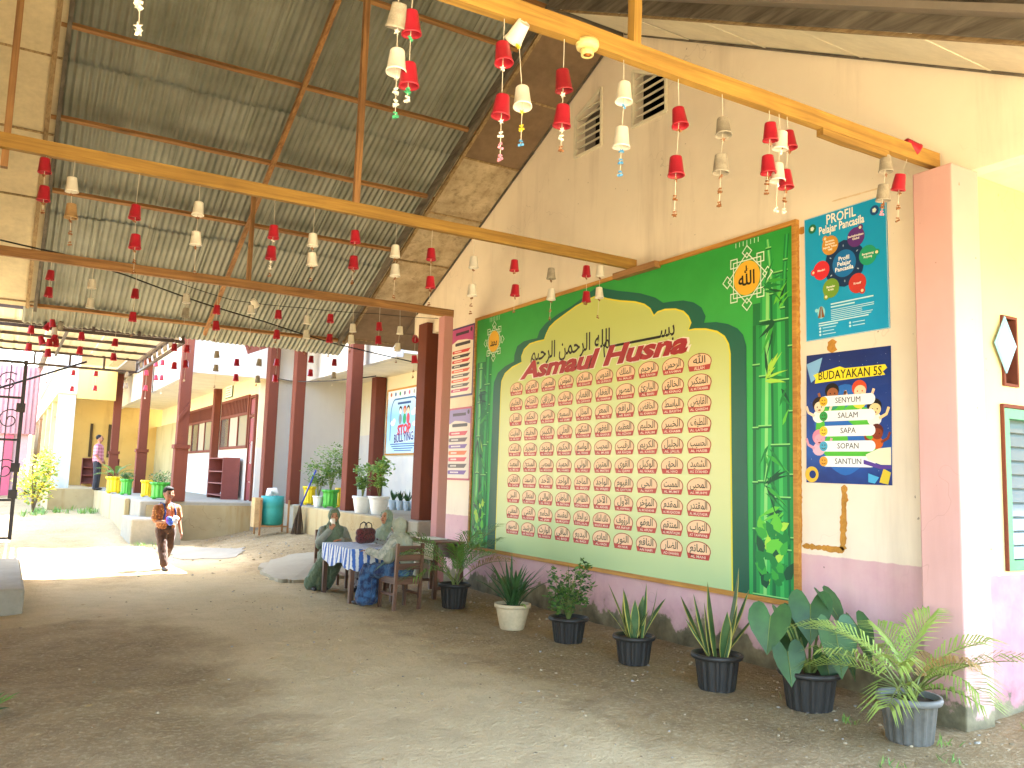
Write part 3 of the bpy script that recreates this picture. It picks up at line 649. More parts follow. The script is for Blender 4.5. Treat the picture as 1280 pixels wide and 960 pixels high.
# gate: one open leaf on the left
gt = thing('metal_gate', 'open black wrought-iron gate leaf with scrolls at the passage end', 'gate', (.2, 19.8, 0))
m_iron = M('black_iron', rgb('2a2627'), .5, .2, 6, .1, 40, metallic=.4)
def gp_(mb, name, par=gt): o = mb.build(name, m_iron, par, world=(par is gt)); return o
GY = 19.8; gx = lambda u: .2-u
gp_(MB().beam((gx(0), GY, .12), (gx(0), GY, 3.72), .07, .07, up=(0, 1, 0)), 'stile'); gp_(MB().beam((gx(1.7), GY, .12), (gx(1.7), GY, 3.72), .07, .07, up=(0, 1, 0)), 'stile')
for z in (.15, .9, 2.1, 2.95, 3.68): gp_(MB().beam((gx(.036), GY, z), (gx(1.664), GY, z), .05, .045), 'rail')
for i in range(6):
    u = .25+i*.24; gp_(MB().beam((gx(u), GY+.01, .17), (gx(u), GY+.01, 3.66), .02, .02, up=(0, 1, 0)), 'bar')
for cz, cu in ((2.5, .2), (1.5, .2), (3.25, .28), (2.5, .7), (1.5, .7), (3.25, .75)):
    pts = [(gx(cu+math.cos(a)*(.03+.022*a)), GY-.03, cz+math.sin(a)*(.03+.022*a)) for a in [i*.45 for i in range(20)]]
    gp_(MB().tube(pts, .012, 5), 'scroll')
for z in (1.02, 1.55, 2.75): gp_(MB().b2((gx(-.06), GY-.06, z-.09), (gx(.1), GY+.06, z+.09)), 'latch_plate')
gp_(MB().beam((gx(-1.15), GY+.9, 3.9), (gx(.6), GY+.05, 3.05), .04, .04), 'brace')

# steel canopy with pale sheets
sc_ = thing('steel_canopy', 'dark steel lattice canopy with pale roof sheets over the gateway', 'canopy', (.8, 18, 4))
def sp(mb, name, m=m_steel, par=None): return mb.build(name, m, sc_, world=True)
m_pale = M('pale_roof_sheet', rgb('d6cdb4'), .5, .06, 2, .05)
CX0, CX1 = -2.5, 2.42
for i, y in enumerate((15.0, 16.6, 18.2, 19.6, 20.9)):
    zt = 4.02+.01*i
    sp(MB().beam((CX0, y, zt), (CX1, y, zt), .05, .05), 'chord')
    if i in (0, 4):
        sp(MB().beam((CX0, y, zt-.28), (CX1, y, zt-.28), .05, .05), 'chord')
        for k in range(8): x = CX1-.02-k*.68; sp(MB().beam((x, y, zt-.255), (x, y, zt-.026), .045, .045, up=(0, 1, 0)), 'strut')
for x in (CX1, .75, -.9):
    sp(MB().beam((x, 15.03, 3.97), (x, 20.87, 4.0), .045, .05), 'side_rail')
    if x == CX1:
        sp(MB().beam((x, 15.03, 3.74), (x, 20.87, 3.78), .045, .05), 'side_rail')
        for k in range(9): y = 15.3+k*.65; sp(MB().beam((x, y, 3.76), (x, y+.3, 3.98), .03, .03, up=(1, 0, 0)), 'strut')
def palesheet(w):
    mb = MB(); N = 33
    for y in (0, 6.2):
        for i in range(N): mb.v.append((i*w/(N-1), y, .012*(1 if (i % 8) < 2 else 0)+.05))
    for i in range(N-1): mb.f.append((i, i+1, N+i+1, N+i))
    mb.m = [0]*len(mb.f); return mb.mesh('roof_sheet', m_pale)
PS = palesheet(.98)
for k in range(5): put('roof_sheet', PS, sc_, Vector((CX0+k*.985, 14.9, 4.02+.012*(k % 2)))-sc_.location)
for x in (-2.4,): sp(MB().beam((x, 20.9, -.2), (x, 20.9, 4), .1, .1, up=(0, 1, 0)), 'post')
# ------------------------------------------------------------------ the big green board
Z1, Z2, Z3, Z4, Z5 = .003, .0045, .006, .0075, .009
BY0, BY1, BZ0, BZ1 = 5.18, 11.2, .628, 3.98           # right / left / bottom / top of the board on the wall
BX = D-.03
board = thing('wall_banner', 'huge green framed board of one hundred Arabic names on the gable wall', 'banner', mat=wallframe((BX, BY1, BZ0), (-1, 0, 0)))
BW, BH = BY1-BY0, BZ1-BZ0
def U(px, py):
    p = at(px, py, 0, D); return (BY1-p.y, p.z-BZ0)
def printmat(name, stops, axis='Y', lo=0, hi=1, rough=.4, nz=.0, nscale=3):
    """vertical/horizontal ink gradient printed on vinyl"""
    b = NB(name); tc = b.n('ShaderNodeTexCoord'); s = b.sep(tc.outputs['Object']); f = b.ramp(s['XYZ'.index(axis)], lo, hi)
    if nz: f = b.math('ADD', f, b.math('MULTIPLY', b.math('SUBTRACT', b.noise(tc.outputs['Object'], nscale, 3), .5), nz))
    r = b.n('ShaderNodeValToRGB'); el = r.color_ramp.elements
    while len(el) < len(stops): el.new(.5)
    for e, (p, h) in zip(el, stops): e.position = p; e.color = (*rgb(h), 1)
    b.l(f, r.inputs[0]); b.color(r.outputs[0]); b.rough(rough); b.b.inputs['Specular IOR Level'].default_value = .4
    b.bump(b.noise(tc.outputs['Object'], 1.6, 3), .12, .02); return b.m
MB().b2((0, 0, -.028), (BW, BH, 0)).build('panel', printmat('green_board_print', [(0, '2aa552'), (.5, '2fb04f'), (.8, '35aa48'), (1, '2a9c40')], 'Y', 0, BH, nz=.3), board)
fw, fd = .045, .02
for nm, a in (('frame', ((-fw, -fw, -.028), (BW+fw, 0, fd))), ('frame', ((-fw, BH, -.028), (BW+fw, BH+fw, fd))), ('frame', ((-fw, .0, -.028), (0, BH, fd))), ('frame', ((BW, 0, -.028), (BW+fw, BH, fd)))):
    MB().b2(*a).build(nm, wood('frame_wood', rgb('cf9a45'), rgb('a06a28'), 0, .6), board)
inner = [(622, 688), (625, 600), (629, 490), (630, 477), (634, 468), (643, 460), (655, 454), (655, 446), (658, 438), (665, 431), (674, 428), (683, 426), (686, 418), (690, 410), (697, 403), (705, 397), (723, 384), (738, 376), (749, 371),
         (762, 375), (777, 377.5), (797, 379), (808, 382), (815, 387), (820, 396), (825, 391.5), (834, 388.5), (847, 388), (857, 391), (863, 397), (866, 404), (863, 414), (872, 413), (885, 413), (899, 416), (908, 422), (913, 431), (915, 443), (916, 560), (918, 733)]
outer = [(611, 686), (615, 600), (619, 490), (620, 478), (625, 466), (634, 458), (645, 452), (645.5, 444), (649, 433), (657, 427), (666, 424.5), (674, 423), (677, 414), (685, 404), (700, 393), (717, 383), (737, 368.5), (750, 358),
         (760, 361.5), (775, 364), (803, 367), (822, 372.5), (832, 379), (841, 377.5), (857, 376), (870, 378.5), (880, 385), (885, 396), (883, 404), (898, 403), (913, 405.5), (925, 411), (932, 419), (936, 433), (937, 560), (940, 739)]
OU = [U(*p) for p in outer]; IN = [U(*p) for p in inner]
OU[0] = (OU[0][0], .001); OU[-1] = (OU[-1][0], .001); IN[0] = (IN[0][0], .001); IN[-1] = (IN[-1][0], .001)
MB().flat(OU, Z1).build('arch_border', printmat('teal_print', [(0, '08553f'), (1, '0a6450')], 'Y', 0, BH), board)
MB().flat(IN, Z3).build('arch_panel', printmat('lime_print', [(0, 'b4d09a'), (.35, 'd2d694'), (.6, 'cdd688'), (.85, 'c2ce76'), (1, 'cdd474')], 'Y', 0, BH, nz=.15, nscale=1, rough=.3), board)
MB().line2(IN, .035, Z2).build('arch_line', P('e8dc3a'), board)
# bamboo printed down both sides
def bamboo(u0, stalks, par, seed, top, leafn, w):
    rn = random.Random(seed); mb = MB()
    for si, (du, ww, lean, k, y0, y1) in enumerate(stalks):
        y = y0; x = u0+du; z = Z1+.0003+si*.00012
        while y < y1:
            h = rn.uniform(.42, .6); yy = min(y+h, y1); xx = x+lean*(yy-y)
            for q, (f0, f1) in enumerate(((-.5, -.36), (-.36, -.1), (-.1, .12), (.12, .36), (.36, .5))):
                kk = ((0, 1, 2, 1, 0), (1, 2, 3, 2, 1), (0, 0, 1, 1, 0))[k][q]
                mb.flat([(x+ww*f0, y+.012), (x+ww*f1, y+.012), (xx+ww*f1, yy-.01), (xx+ww*f0, yy-.01)], z, kk)
            mb.rect(x-ww*.56, y-.006, x+ww*.56, y+.008, z+.00006, 0); mb.rect(x-ww*.56, y+.0085, x+ww*.56, y+.02, z+.00006, 3); x = xx; y = yy
    mb.rect(u0-w, .004, u0+w, top*.9, Z1+.0001, 4)
    mb.build('bamboo_print', [P('0f6a3c'), P('1f9448'), P('3fb65a'), P('8ad67a'), P('14763f')], par)
    lf = MB()
    nodes = [(u0+rn.uniform(-.6, .6)*w, y) for y in [.75, 1.0, 1.3, 1.55, 1.8, 2.0, 2.25, 2.5, 2.65, 2.85][:max(6, leafn//7)]]
    i = 0
    for (nx, ny) in nodes:
        a0 = rn.choice((-.4, PI+.4, -PI/2, .5)); kk = rn.choice((0, 1, 1, 2, 4))
        for q in range(9):
            i += 1; L = rn.uniform(.16, .34); a = a0+rn.gauss(0, .75); t = rn.uniform(.012, .024); x, y = nx+rn.gauss(0, .02), ny+rn.gauss(0, .03)
            d = Vector((math.cos(a), math.sin(a))); n = Vector((-d.y, d.x)); p = Vector((x, y)); sag = Vector((0, -L*.12))
            pts = [p, p+d*L*.25+n*t, p+d*L*.6+n*t*.7+sag*.3, p+d*L+sag, p+d*L*.6-n*t*.6+sag*.3, p+d*L*.25-n*t]
            pts = [(q_.x, q_.y) for q_ in pts]
            if min(q_[0] for q_ in pts) < u0-w or max(q_[0] for q_ in pts) > u0+w: continue
            lf.flat(pts, Z1+.0015+i*2e-5, kk if rn.random() < .6 else rn.choice((0, 1, 3)))
    for i in range(46):        # broad leaves low down
        x = u0+rn.uniform(-w, w)*.75; y = rn.uniform(.06, .62); L = rn.uniform(.11, .2); a = rn.uniform(.2, 2.9); t = L*.28
        d = Vector((math.cos(a), math.sin(a))); n = Vector((-d.y, d.x)); p = Vector((x, y))
        pts = [p, p+d*L*.25+n*t, p+d*L*.6+n*t*.85, p+d*L, p+d*L*.6-n*t*.85, p+d*L*.25-n*t]
        pts = [(q.x, q.y) for q in pts]
        if min(q[0] for q in pts) < u0-w or max(q[0] for q in pts) > u0+w or min(q[1] for q in pts) < .01: continue
        lf.flat(pts, Z1+.0036+i*3e-5, rn.choice((2, 3, 4, 1, 1, 0)))
    lf.build('leaf_print', [P('0b4f33'), P('17803c'), P('63c43f'), P('3aa53f'), P('a5d84a')], par)
ue = U(990, 400)[0]; uo = U(938, 600)[0]; um = (uo+BW)/2+.03; wr = (BW-uo)/2-.035
bamboo(um, [(.2, .1, .0, 2, 0, 2.7), (-.19, .1, .0, 2, 0, 2.5), (-.1, .17, .015, 1, 0, 3.0), (.1, .2, -.01, 0, 0, 2.95), (.0, .06, -.1, 1, 2.75, 3.3), (.12, .05, .08, 0, 2.6, 3.3)], board, 5, 3.0, 70, wr)
ul = U(612, 600)[0]/2+.02; wl_ = U(612, 600)[0]/2-.03
bamboo(ul, [(.14, .07, .02, 2, 0, 2.8), (-.12, .11, .01, 1, 0, 2.7), (.06, .14, .02, 0, 0, 2.8)], board, 8, 3.0, 60, wl_)
# two round emblems in a white knot frame
def knot(cx, cy, s, word, par):
    mb = MB(); k = par
    for q in range(8):
        a = q*PI/4; r = s*(.86 if q % 2 == 0 else .80); c = (cx+math.cos(a)*r, cy+math.sin(a)*r); t = s*.2
        mb.line2([(c[0]+math.cos(a+PI/2*j)*t, c[1]+math.sin(a+PI/2*j)*t) for j in range(4)], s*.05, Z3, True)
    for (r, n, ph) in ((s*.66, 4, 0), (s*.66, 4, PI/4)): mb.line2([(cx+math.cos(ph+2*PI*j/n)*r*1.25, cy+math.sin(ph+2*PI*j/n)*r*1.25) for j in range(n)], s*.05, Z3+.0005*ph, True)
    mb.build('knot_frame', P('dff0df'), par)
    e = MB().disc(cx, cy, s*.56, z=Z4, n=32).build('emblem', P('e9b536'), par)
    text(word, s*.62, P('14140f'), e, cx, cy-s*.04, Z5, width=s*.7, off=.02)
    for j in range(7): mb2 = MB().rect(cx-s*.5+j*s*.16, cy+s*1.08, cx-s*.47+j*s*.16, min(cy+s*1.75, BH-.01), Z2).build('tassel_line', P('cfe8cf'), par)
# Arabic shaping (presentation forms, drawn right to left)
FORMS = {'ا': 'FE8D FE8E', 'أ': 'FE83 FE84', 'آ': 'FE81 FE82', 'ؤ': 'FE85 FE86', 'ئ': 'FE89 FE8A FE8B FE8C', 'ء': 'FE80', 'د': 'FEA9 FEAA', 'ذ': 'FEAB FEAC', 'ر': 'FEAD FEAE', 'ز': 'FEAF FEB0', 'و': 'FEED FEEE', 'ى': 'FEEF FEF0', 'ة': 'FE93 FE94'}
for ch, st in (('ب', 0xFE8F), ('ت', 0xFE95), ('ث', 0xFE99), ('ج', 0xFE9D), ('ح', 0xFEA1), ('خ', 0xFEA5), ('س', 0xFEB1), ('ش', 0xFEB5), ('ص', 0xFEB9), ('ض', 0xFEBD), ('ط', 0xFEC1), ('ظ', 0xFEC5), ('ع', 0xFEC9), ('غ', 0xFECD), ('ف', 0xFED1), ('ق', 0xFED5), ('ك', 0xFED9), ('ل', 0xFEDD), ('م', 0xFEE1), ('ن', 0xFEE5), ('ه', 0xFEE9), ('ي', 0xFEF1)):
    FORMS[ch] = ' '.join('%X' % (st+i) for i in range(4))
FORMS = {k: [chr(int(x, 16)) for x in v.split()] for k, v in FORMS.items()}; FORMS['ـ'] = ['ـ']*4
def shape(s):
    out = []; i = 0; prev = False
    while i < len(s):
        c = s[i]
        if c not in FORMS: out.append(c); prev = False; i += 1; continue
        if c == 'ل' and i+1 < len(s) and s[i+1] in 'اأآ':
            base = {'ا': 0xFEFB, 'أ': 0xFEF7, 'آ': 0xFEF5}[s[i+1]]; out.append(chr(base+(1 if prev else 0))); prev = False; i += 2; continue
        f = FORMS[c]; dual = len(f) == 4; nxt = i+1 < len(s) and s[i+1] in FORMS and s[i+1] != 'ء' and dual
        out.append(f[(3 if nxt else 1) if prev and len(f) > 1 else (2 if nxt else 0)]); prev = nxt; i += 1
    return ''.join(reversed(out))
cx, cy = U(937, 348); knot(cx, cy, .3, '\ufdf2', board)
cx, cy = U(620, 427); knot(cx, cy, .28, shape('محمد'), board)
# heading
ink = P('17150f'); red = P('a61f26'); wht = P('f0e6d8')
a, b = U(674, 440), U(838, 403)
text(shape('بســــــــــــــم')+'', .27, ink, board, U(800, 415)[0], U(805, 418)[1], Z4, width=1.25, off=.012, name='calligraphy')
text(shape('الله الرحمن الرحيم'), .3, ink, board, U(713, 432)[0], U(713, 434)[1], Z4, width=1.75, off=.012, name='calligraphy')
a, b = U(653, 474), U(864, 432); hx = (a[0]+b[0])/2; hy = U(760, 447)[1]
text('Asmaul Husna', .30, wht, board, hx, hy, Z4, shear=.3, off=.075, width=b[0]-a[0]+.1, name='heading_outline')
text('Asmaul Husna', .30, red, board, hx, hy, Z5, shear=.3, off=.045, width=b[0]-a[0], name='heading')
NAMES = 'الله الرحمن الرحيم الملك القدوس السلام المؤمن المهيمن العزيز الجبار المتكبر الخالق البارئ المصور الغفار القهار الوهاب الرزاق الفتاح العليم القابض الباسط الخافض الرافع المعز المذل السميع البصير الحكم العدل اللطيف الخبير الحليم العظيم الغفور الشكور العلي الكبير الحفيظ المقيت الحسيب الجليل الكريم الرقيب المجيب الواسع الحكيم الودود المجيد الباعث الشهيد الحق الوكيل القوي المتين الولي الحميد المحصي المبدئ المعيد المحيي المميت الحي القيوم الواجد الماجد الواحد الأحد الصمد القادر المقتدر المقدم المؤخر الأول الآخر الظاهر الباطن الوالي المتعالي البر التواب المنتقم العفو الرؤوف مالك_الملك ذو_الجلال المقسط الجامع الغني المغني المانع الضار النافع النور الهادي البديع الباقي الوارث الرشيد الصبور'.split()
LATIN = "ALLAH AR_RAHMAN AR_RAHIM AL_MALIK AL_QUDDUS AS_SALAM AL_MU'MIN AL_MUHAIMIN AL_AZIZ AL_JABBAR AL_MUTAKABBIR AL_KHALIQ AL_BARI AL_MUSHAWWIR AL_GHAFFAR AL_QAHHAR AL_WAHHAB AR_RAZZAQ AL_FATTAH AL_ALIM AL_QABIDH AL_BASITH AL_KHAFIDH AR_RAFI AL_MU'IZ AL_MUDZIL AS_SAMI AL_BASHIR AL_HAKAM AL_ADL AL_LATHIF AL_KHABIR AL_HALIM AL_AZHIM AL_GHAFUR AS_SYAKUR AL_ALI AL_KABIR AL_HAFIZH AL_MUQIT AL_HASIB AL_JALIL AL_KARIM AR_RAQIB AL_MUJIB AL_WASI AL_HAKIM AL_WADUD AL_MAJID AL_BA'ITS AS_SYAHID AL_HAQ AL_WAKIL AL_QAWI AL_MATIN AL_WALI AL_HAMID AL_MUHSHI AL_MUBDI AL_MU'ID AL_MUHYI AL_MUMIT AL_HAYY AL_QAYYUM AL_WAJID AL_MAJID AL_WAHID AL_AHAD AS_SHAMAD AL_QADIR AL_MUQTADIR AL_MUQADDIM AL_MU'AKHKHIR AL_AWWAL AL_AKHIR AZH_ZHAHIR AL_BATHIN AL_WALI AL_MUTA'ALI AL_BARR AT_TAWWAB AL_MUNTAQIM AL_AFUW AR_RA'UF MALIKUL_MULK DZUL_JALAL AL_MUQSITH AL_JAMI AL_GHANI AL_MUGHNI AL_MANI AD_DHARR AN_NAFI AN_NUR AL_HADI AL_BADI AL_BAQI AL_WARITS AR_RASYID AS_SHABUR".split()
mw, mh = .17, .088
def med_meshes():
    a0, a1 = -.72, PI+.72
    arc = [(mw*math.cos(a0+(a1-a0)*i/26), mh*math.sin(a0+(a1-a0)*i/26)) for i in range(27)]
    body = MB().flat([(x*.95, y*.95) for x, y in arc], .0006).mesh('medallion', P('f0c9a2')); ring = MB().line2(arc, .008, .0, True).flat([(x*.99, y*.99) for x, y in arc], -.0004).mesh('ring', P('a04a30'))
    rib = MB().flat([(-mw*.86, -mh*.97), (mw*.86, -mh*.97), (mw*.98, -mh*.34), (0, -mh*.44), (-mw*.98, -mh*.34)], .0012).mesh('ribbon', P('b84038')); return body, ring, rib
mbody, mring, mrib = med_meshes()
arI = P('1b1712'); rbI = P('f4dcc8')
for i, nm in enumerate(NAMES):
    r, c = divmod(i, 10)
    u = BY1-(6.378+.4*c); v = 2.848-.2094*r-BZ0
    md = put('medallion', mbody, board, (u, v, Z3+.0014))
    put('ring', mring, md, (0, 0, -.0004)); put('ribbon', mrib, md, (0, 0, .0))
    s = '\ufdf2' if i == 0 else shape(nm.replace('_', ' '))
    t = text(s, .105, arI, md, 0, .02, .0018, off=.008, name='calligraphy', width=min(.25, .05+.032*len(nm)))
    text(LATIN[i].replace('_', ' '), .036 if i else .05, rbI, md, 0, -mh*.7, .0018, off=.01, width=min(mw*1.5, .03*len(LATIN[i])))

# ------------------------------------------------------------------ posters on the cream wall
def poster(name, label, y0, z0, w, h, hexbg, rot=0.0, wallx=D, th=.006, grad=None):
    m = wallframe((wallx-.004-th, y0, z0), (-1, 0, 0))@Matrix.Rotation(rot, 4, 'Z'); o = thing(name, label, 'poster', mat=m)
    MB().b2((0, 0, -th), (w, h, 0)).build('sheet', grad or P(hexbg), o); return o
# "PROFIL Pelajar Pancasila"
PW, PH = .83, 1.11
pp = poster('poster', 'blue poster with a ring of coloured discs headed PROFIL', 5.06, 2.895, PW, PH, '109cd0', .01)
MB().line2([(.004, .004), (PW-.004, .004), (PW-.004, PH-.004), (.004, PH-.004)], .006, .001, True).build('edge', P('bfe3ea'), pp)
text('PROFIL', .12, P('f4efe2'), pp, PW*.47, PH*.94, .003, off=.015, width=.30); text('Pelajar Pancasila', .1, P('f4efe2'), pp, PW*.47, PH*.865, .003, off=.022, width=.46)
for x, cc in ((.09, '1d6f4b'), (PW-.11, '1e4f8a')):
    e = MB().disc(x, PH*.905, .042, z=.002).build('badge', P(cc), pp); MB().disc(x, PH*.905, .022, z=.0035, n=5).build('badge_mark', P('d9e7d9'), e); 
rcx, rcy = PW*.5, PH*.56
rg = MB().disc(rcx, rcy, .205, z=.002, n=12).build('ring', P('12345e'), pp); MB().disc(rcx, rcy, .118, z=.0035, n=32).build('hub', P('1571b5'), rg)
for i, s in enumerate(('Profil', 'Pelajar', 'Pancasila')): text(s, .052, P('f0f4f6'), rg, rcx, rcy+.045-i*.045, .005, off=.02)
for a, cc, s in ((2.2, 'c9923a', 'Beriman,\nBertakwa\nkepada Tuhan\nYME'), (1.02, '5b2f7c', 'Berkebinekaan\nGlobal'), (.08, '1f9a73', 'Bergotong\nRoyong'), (-1.0, 'c33a34', 'Kreatif'), (-2.2, '6f9a35', 'Bernalar\nKritis'), (3.2, 'd22f3a', 'Mandiri')):
    x = rcx+math.cos(a)*.235; y = rcy+math.sin(a)*.235
    d = MB().disc(x, y, .085, z=.0045, n=28).disc(x+math.cos(a)*.085, y+math.sin(a)*.085, .028, z=.0043, n=14).build('disc', P(cc), pp); text(s, .026, P('f6f2ea'), d, x, y, .006, off=.02)
    MB().disc(x+math.cos(a)*.085, y+math.sin(a)*.085, .014, z=.006, n=6).build('icon', P('f0d9b0'), d)
for q in range(6):
    a = q*PI/3+.55; MB().disc(rcx+math.cos(a)*.155, rcy+math.sin(a)*.155, .011, .005, z=.0042, n=8, rot=a).build('tick', P('a9bfd6'), pp)
MB().disc(.17, .235, .04, .055, z=.002, n=20).disc(.12, .26, .017, z=.0022, n=12).build('halo', P('8fd3df'), pp)
hd = MB(); hd.flat([(.135, .19), (.165, .19), (.168, .285), (.16, .29)], .0035).flat([(.172, .19), (.205, .19), (.18, .29), (.172, .285)], .0035); hd.build('praying_hands', P('8a5a3a'), pp)
ln = MB(); rn = random.Random(2)
for i in range(2): ln.rect(.27, .285-i*.026, .27+(.42, .24)[i], .297-i*.026, .002)
for i in range(6): ln.rect(.27, .235-i*.016, .27+rn.uniform(.3, .43), .241-i*.016, .002)
for i in range(2): ln.rect(.14, .135-i*.02, .14+(.5, .2)[i], .145-i*.02, .002)
for i in range(3): ln.disc(.155, .095-i*.028, .011, z=.002, n=10); ln.rect(.18, .092-i*.028, .18+rn.uniform(.1, .16), .098-i*.028, .002)
for i in range(2): ln.disc(.46, .1-i*.028, .011, z=.002, n=10); ln.rect(.485, .097-i*.028, .485+rn.uniform(.1, .13), .103-i*.028, .002)
ln.build('small_print', P('bfe6ee'), pp)
# "BUDAYAKAN 5S"
pb = poster('poster', 'dark blue poster of five white bars headed BUDAYAKAN 5S', 5.07, 1.66, PW, PH, '123a86', -.012, grad=printmat('space_blue_print', [(0, '14327a'), (.25, '1d55a8'), (.5, '173f90'), (1, '10296a')], 'Y', 0, 1.1, nz=.5))
st = MB(); rn = random.Random(4)
for i in range(60): st.disc(rn.uniform(.02, PW-.02), rn.uniform(.02, PH-.02), rn.uniform(.001, .003), z=.0012, n=5)
st.build('star_specks', P('cfe0f4'), pb)
MB().flat([(.0, PH*.93), (.17, PH*.97), (.12, PH*.82), (.05, PH*.78)], .0016).build('pale_flag', P('7fb0dc'), pb)
MB().flat([(.09, .855), (.2, .862), (.78, .88), (.76, .91), (.80, .935), (.78, .965), (.4, .965), (.35, .985), (.12, .945), (.075, .93), (.1, .9)], .002).build('title_brush', P('f2dc2e'), pb)
text('BUDAYAKAN 5S', .105, P('221d18'), pb, PW*.53, .915, .004, off=.008, width=.62)
gm = MB()
gl_ = [(.1+.3*math.cos(t)*(1+.08*math.sin(5*t))+.3, .45+.36*math.sin(t)*(1+.06*math.cos(4*t))) for t in [i*2*PI/40 for i in range(40)]]
MB().flat(gl_, .0018).build('globe_sea', P('2467b8'), pb)
for (x, y, a, b2_, r) in ((.25, .62, .16, .06, .2), (.55, .55, .17, .09, -.4), (.3, .33, .14, .1, .6), (.5, .25, .2, .05, .1), (.15, .45, .05, .13, 0), (.66, .42, .06, .16, .1)): gm.disc(x, y, a, b2_, z=.0024+x*1e-4, n=18, rot=r)
gm.build('globe_land', P('54b83a'), pb)
def kid(x, y, s, skin, hair, shirt, tilt=0):
    k = MB(); k.disc(x, y-.085*s, .06*s, .05*s, z=.0034, n=14, k=2); k.disc(x, y+.012*s, .062*s, .058*s, z=.0036, n=18, k=1); k.disc(x+.006*s, y-.012*s, .05*s, .045*s, z=.0038, n=18, k=0)
    k.disc(x-.015*s, y-.01*s, .006*s, z=.004, n=8, k=1).disc(x+.025*s, y-.01*s, .006*s, z=.004, n=8, k=1).disc(x+.006*s, y-.034*s, .014*s, .006*s, z=.004, n=8, k=3)
    for sx in (-1, 1): k.line2([(x+sx*.04*s, y-.08*s), (x+sx*.1*s, y-.05*s), (x+sx*.12*s, y+.0*s)], .022*s, .0035, k=0)
    k.build('child_drawing', [P(skin), P(hair), P(shirt), P('8a2a20')], pb)
kid(.27, .77, 1.15, '9a5a34', '1a1310', '2d8c6a'); kid(.54, .775, 1.15, 'f2cba4', 'd24a24', 'e6d34a'); kid(.135, .66, 1.1, 'f4d5b4', '2a1712', 'f2f0ea'); kid(.68, .62, 1.1, 'f3cf94', '1c1714', 'e8e8e6'); kid(.70, .42, 1.0, '8a3a1c', '5c1f10', 'd2601f'); kid(.135, .38, 1.1, 'e0a0b4', 'd887a0', 'e3b4c8')
for i, (s, ic) in enumerate((('SENYUM', 'f0b52c'), ('SALAM', '2f9a4a'), ('SAPA', 'e8c53a'), ('SOPAN', '49a6c8'), ('SANTUN', 'e8a33a'))):
    y = .695-i*.128; br_ = MB().rrect(.16, y-.045, .69, y+.045, .044, .0046).build('bar', P('eef0f2'), pb)
    ic_ = MB().disc(.185, y, .042, z=.0056, n=24).build('face_icon', P(ic), br_)
    MB().disc(.172, y+.01, .006, z=.0066, n=8).disc(.2, y+.01, .006, z=.0066, n=8).line2([(.165, y-.012), (.178, y-.022), (.194, y-.022), (.207, y-.012)], .006, .0066).build('icon_marks', P('4a2f14'), ic_)
    text(s, .066, P('1f1d22'), br_, .43, y, .006, off=.0)
bk = MB(); bk.flat([(.6, .24), (.72, .29), (.83, .3), (.83, .16), (.74, .16), (.62, .2)], .007, 0).flat([(.58, .2), (.74, .155), (.83, .155), (.83, .13), (.74, .125), (.58, .165)], .0072, 1)
bk.build('open_book_drawing', [P('efe6c8'), P('5a3f9a')], pb)
MB().disc(.06, .07, .07, .068, z=.003, n=26).build('ring_drawing', P('e3b93a'), pb); MB().disc(.07, .07, .035, .034, z=.0045, n=20).build('ring_hole', P('14327a'), pb)
MB().flat([(.72, .02), (.8, .0+.005), (.825, .1), (.76, .13)], .003).build('pencil_drawing', P('d8c23a'), pb); MB().flat([(.62, .02), (.68, .01), (.72, .06), (.62, .09)], .003).build('pencil_drawing', P('4aa7d8'), pb)
# two narrow rule posters by the far post
def rules(label, z0, h, top, bars, body, border, seed):
    rn = random.Random(seed); w = .80
    o = poster('poster', label, 12.12, z0, w, h, border, 0); MB().rect(.03, .03, w-.03, h-.03, .0015).build('body', P(body), o)
    MB().flat([(.03, h-.26), (.25, h-.2), (.55, h-.22), (w-.03, h-.26), (w-.03, h-.03), (.03, h-.03)], .003).build('head_panel', P(top), o)
    hd = MB(); hd.rect(.18, h-.13, .62, h-.085, .0045); hd.disc(w-.1, h-.08, .035, z=.0046, n=14).build('head_marks', P('3b2430'), o)
    MB().rrect(.17, h-.3, .68, h-.25, .02, .0045).build('sub_head', P('3a3436'), o)
    n = len(bars); y = h-.37; st = (h-.42)/n
    for i, c in enumerate(bars):
        b_ = MB().flat([(.1, y-st*.62), (.62, y-st*.62), (.7, y), (.1, y)], .0042+i*1e-5).disc(.1, y-st*.31, st*.31, z=.004, n=14).build('bar', P(c), o)
        mk = MB(); x = .16
        for q in range(rn.randint(5, 8)): mk.rect(x, y-st*.42, x+.028, y-st*.2, .0056); x += .04
        mk.build('bar_print', P('ece4dc'), b_); y -= st
rules('upper of two narrow rule posters, with black and red bars', 2.865, 1.11, 'b5477e', ['c8302a', '2d2826', 'c8302a', '2d2826', 'd2552c', '55504e', 'd2552c', '55504e', 'b83a6a'], 'e4dccb', '4a3a66', 1)
rules('lower of two narrow rule posters, with purple and red bars', 1.575, 1.12, '8f7fb0', ['c23a4a', '5a4648', '6b4a94', 'd0672e', 'c23a4a', '4f4342', '6b4a94'], 'd9cdbf', 'b0465a', 7)
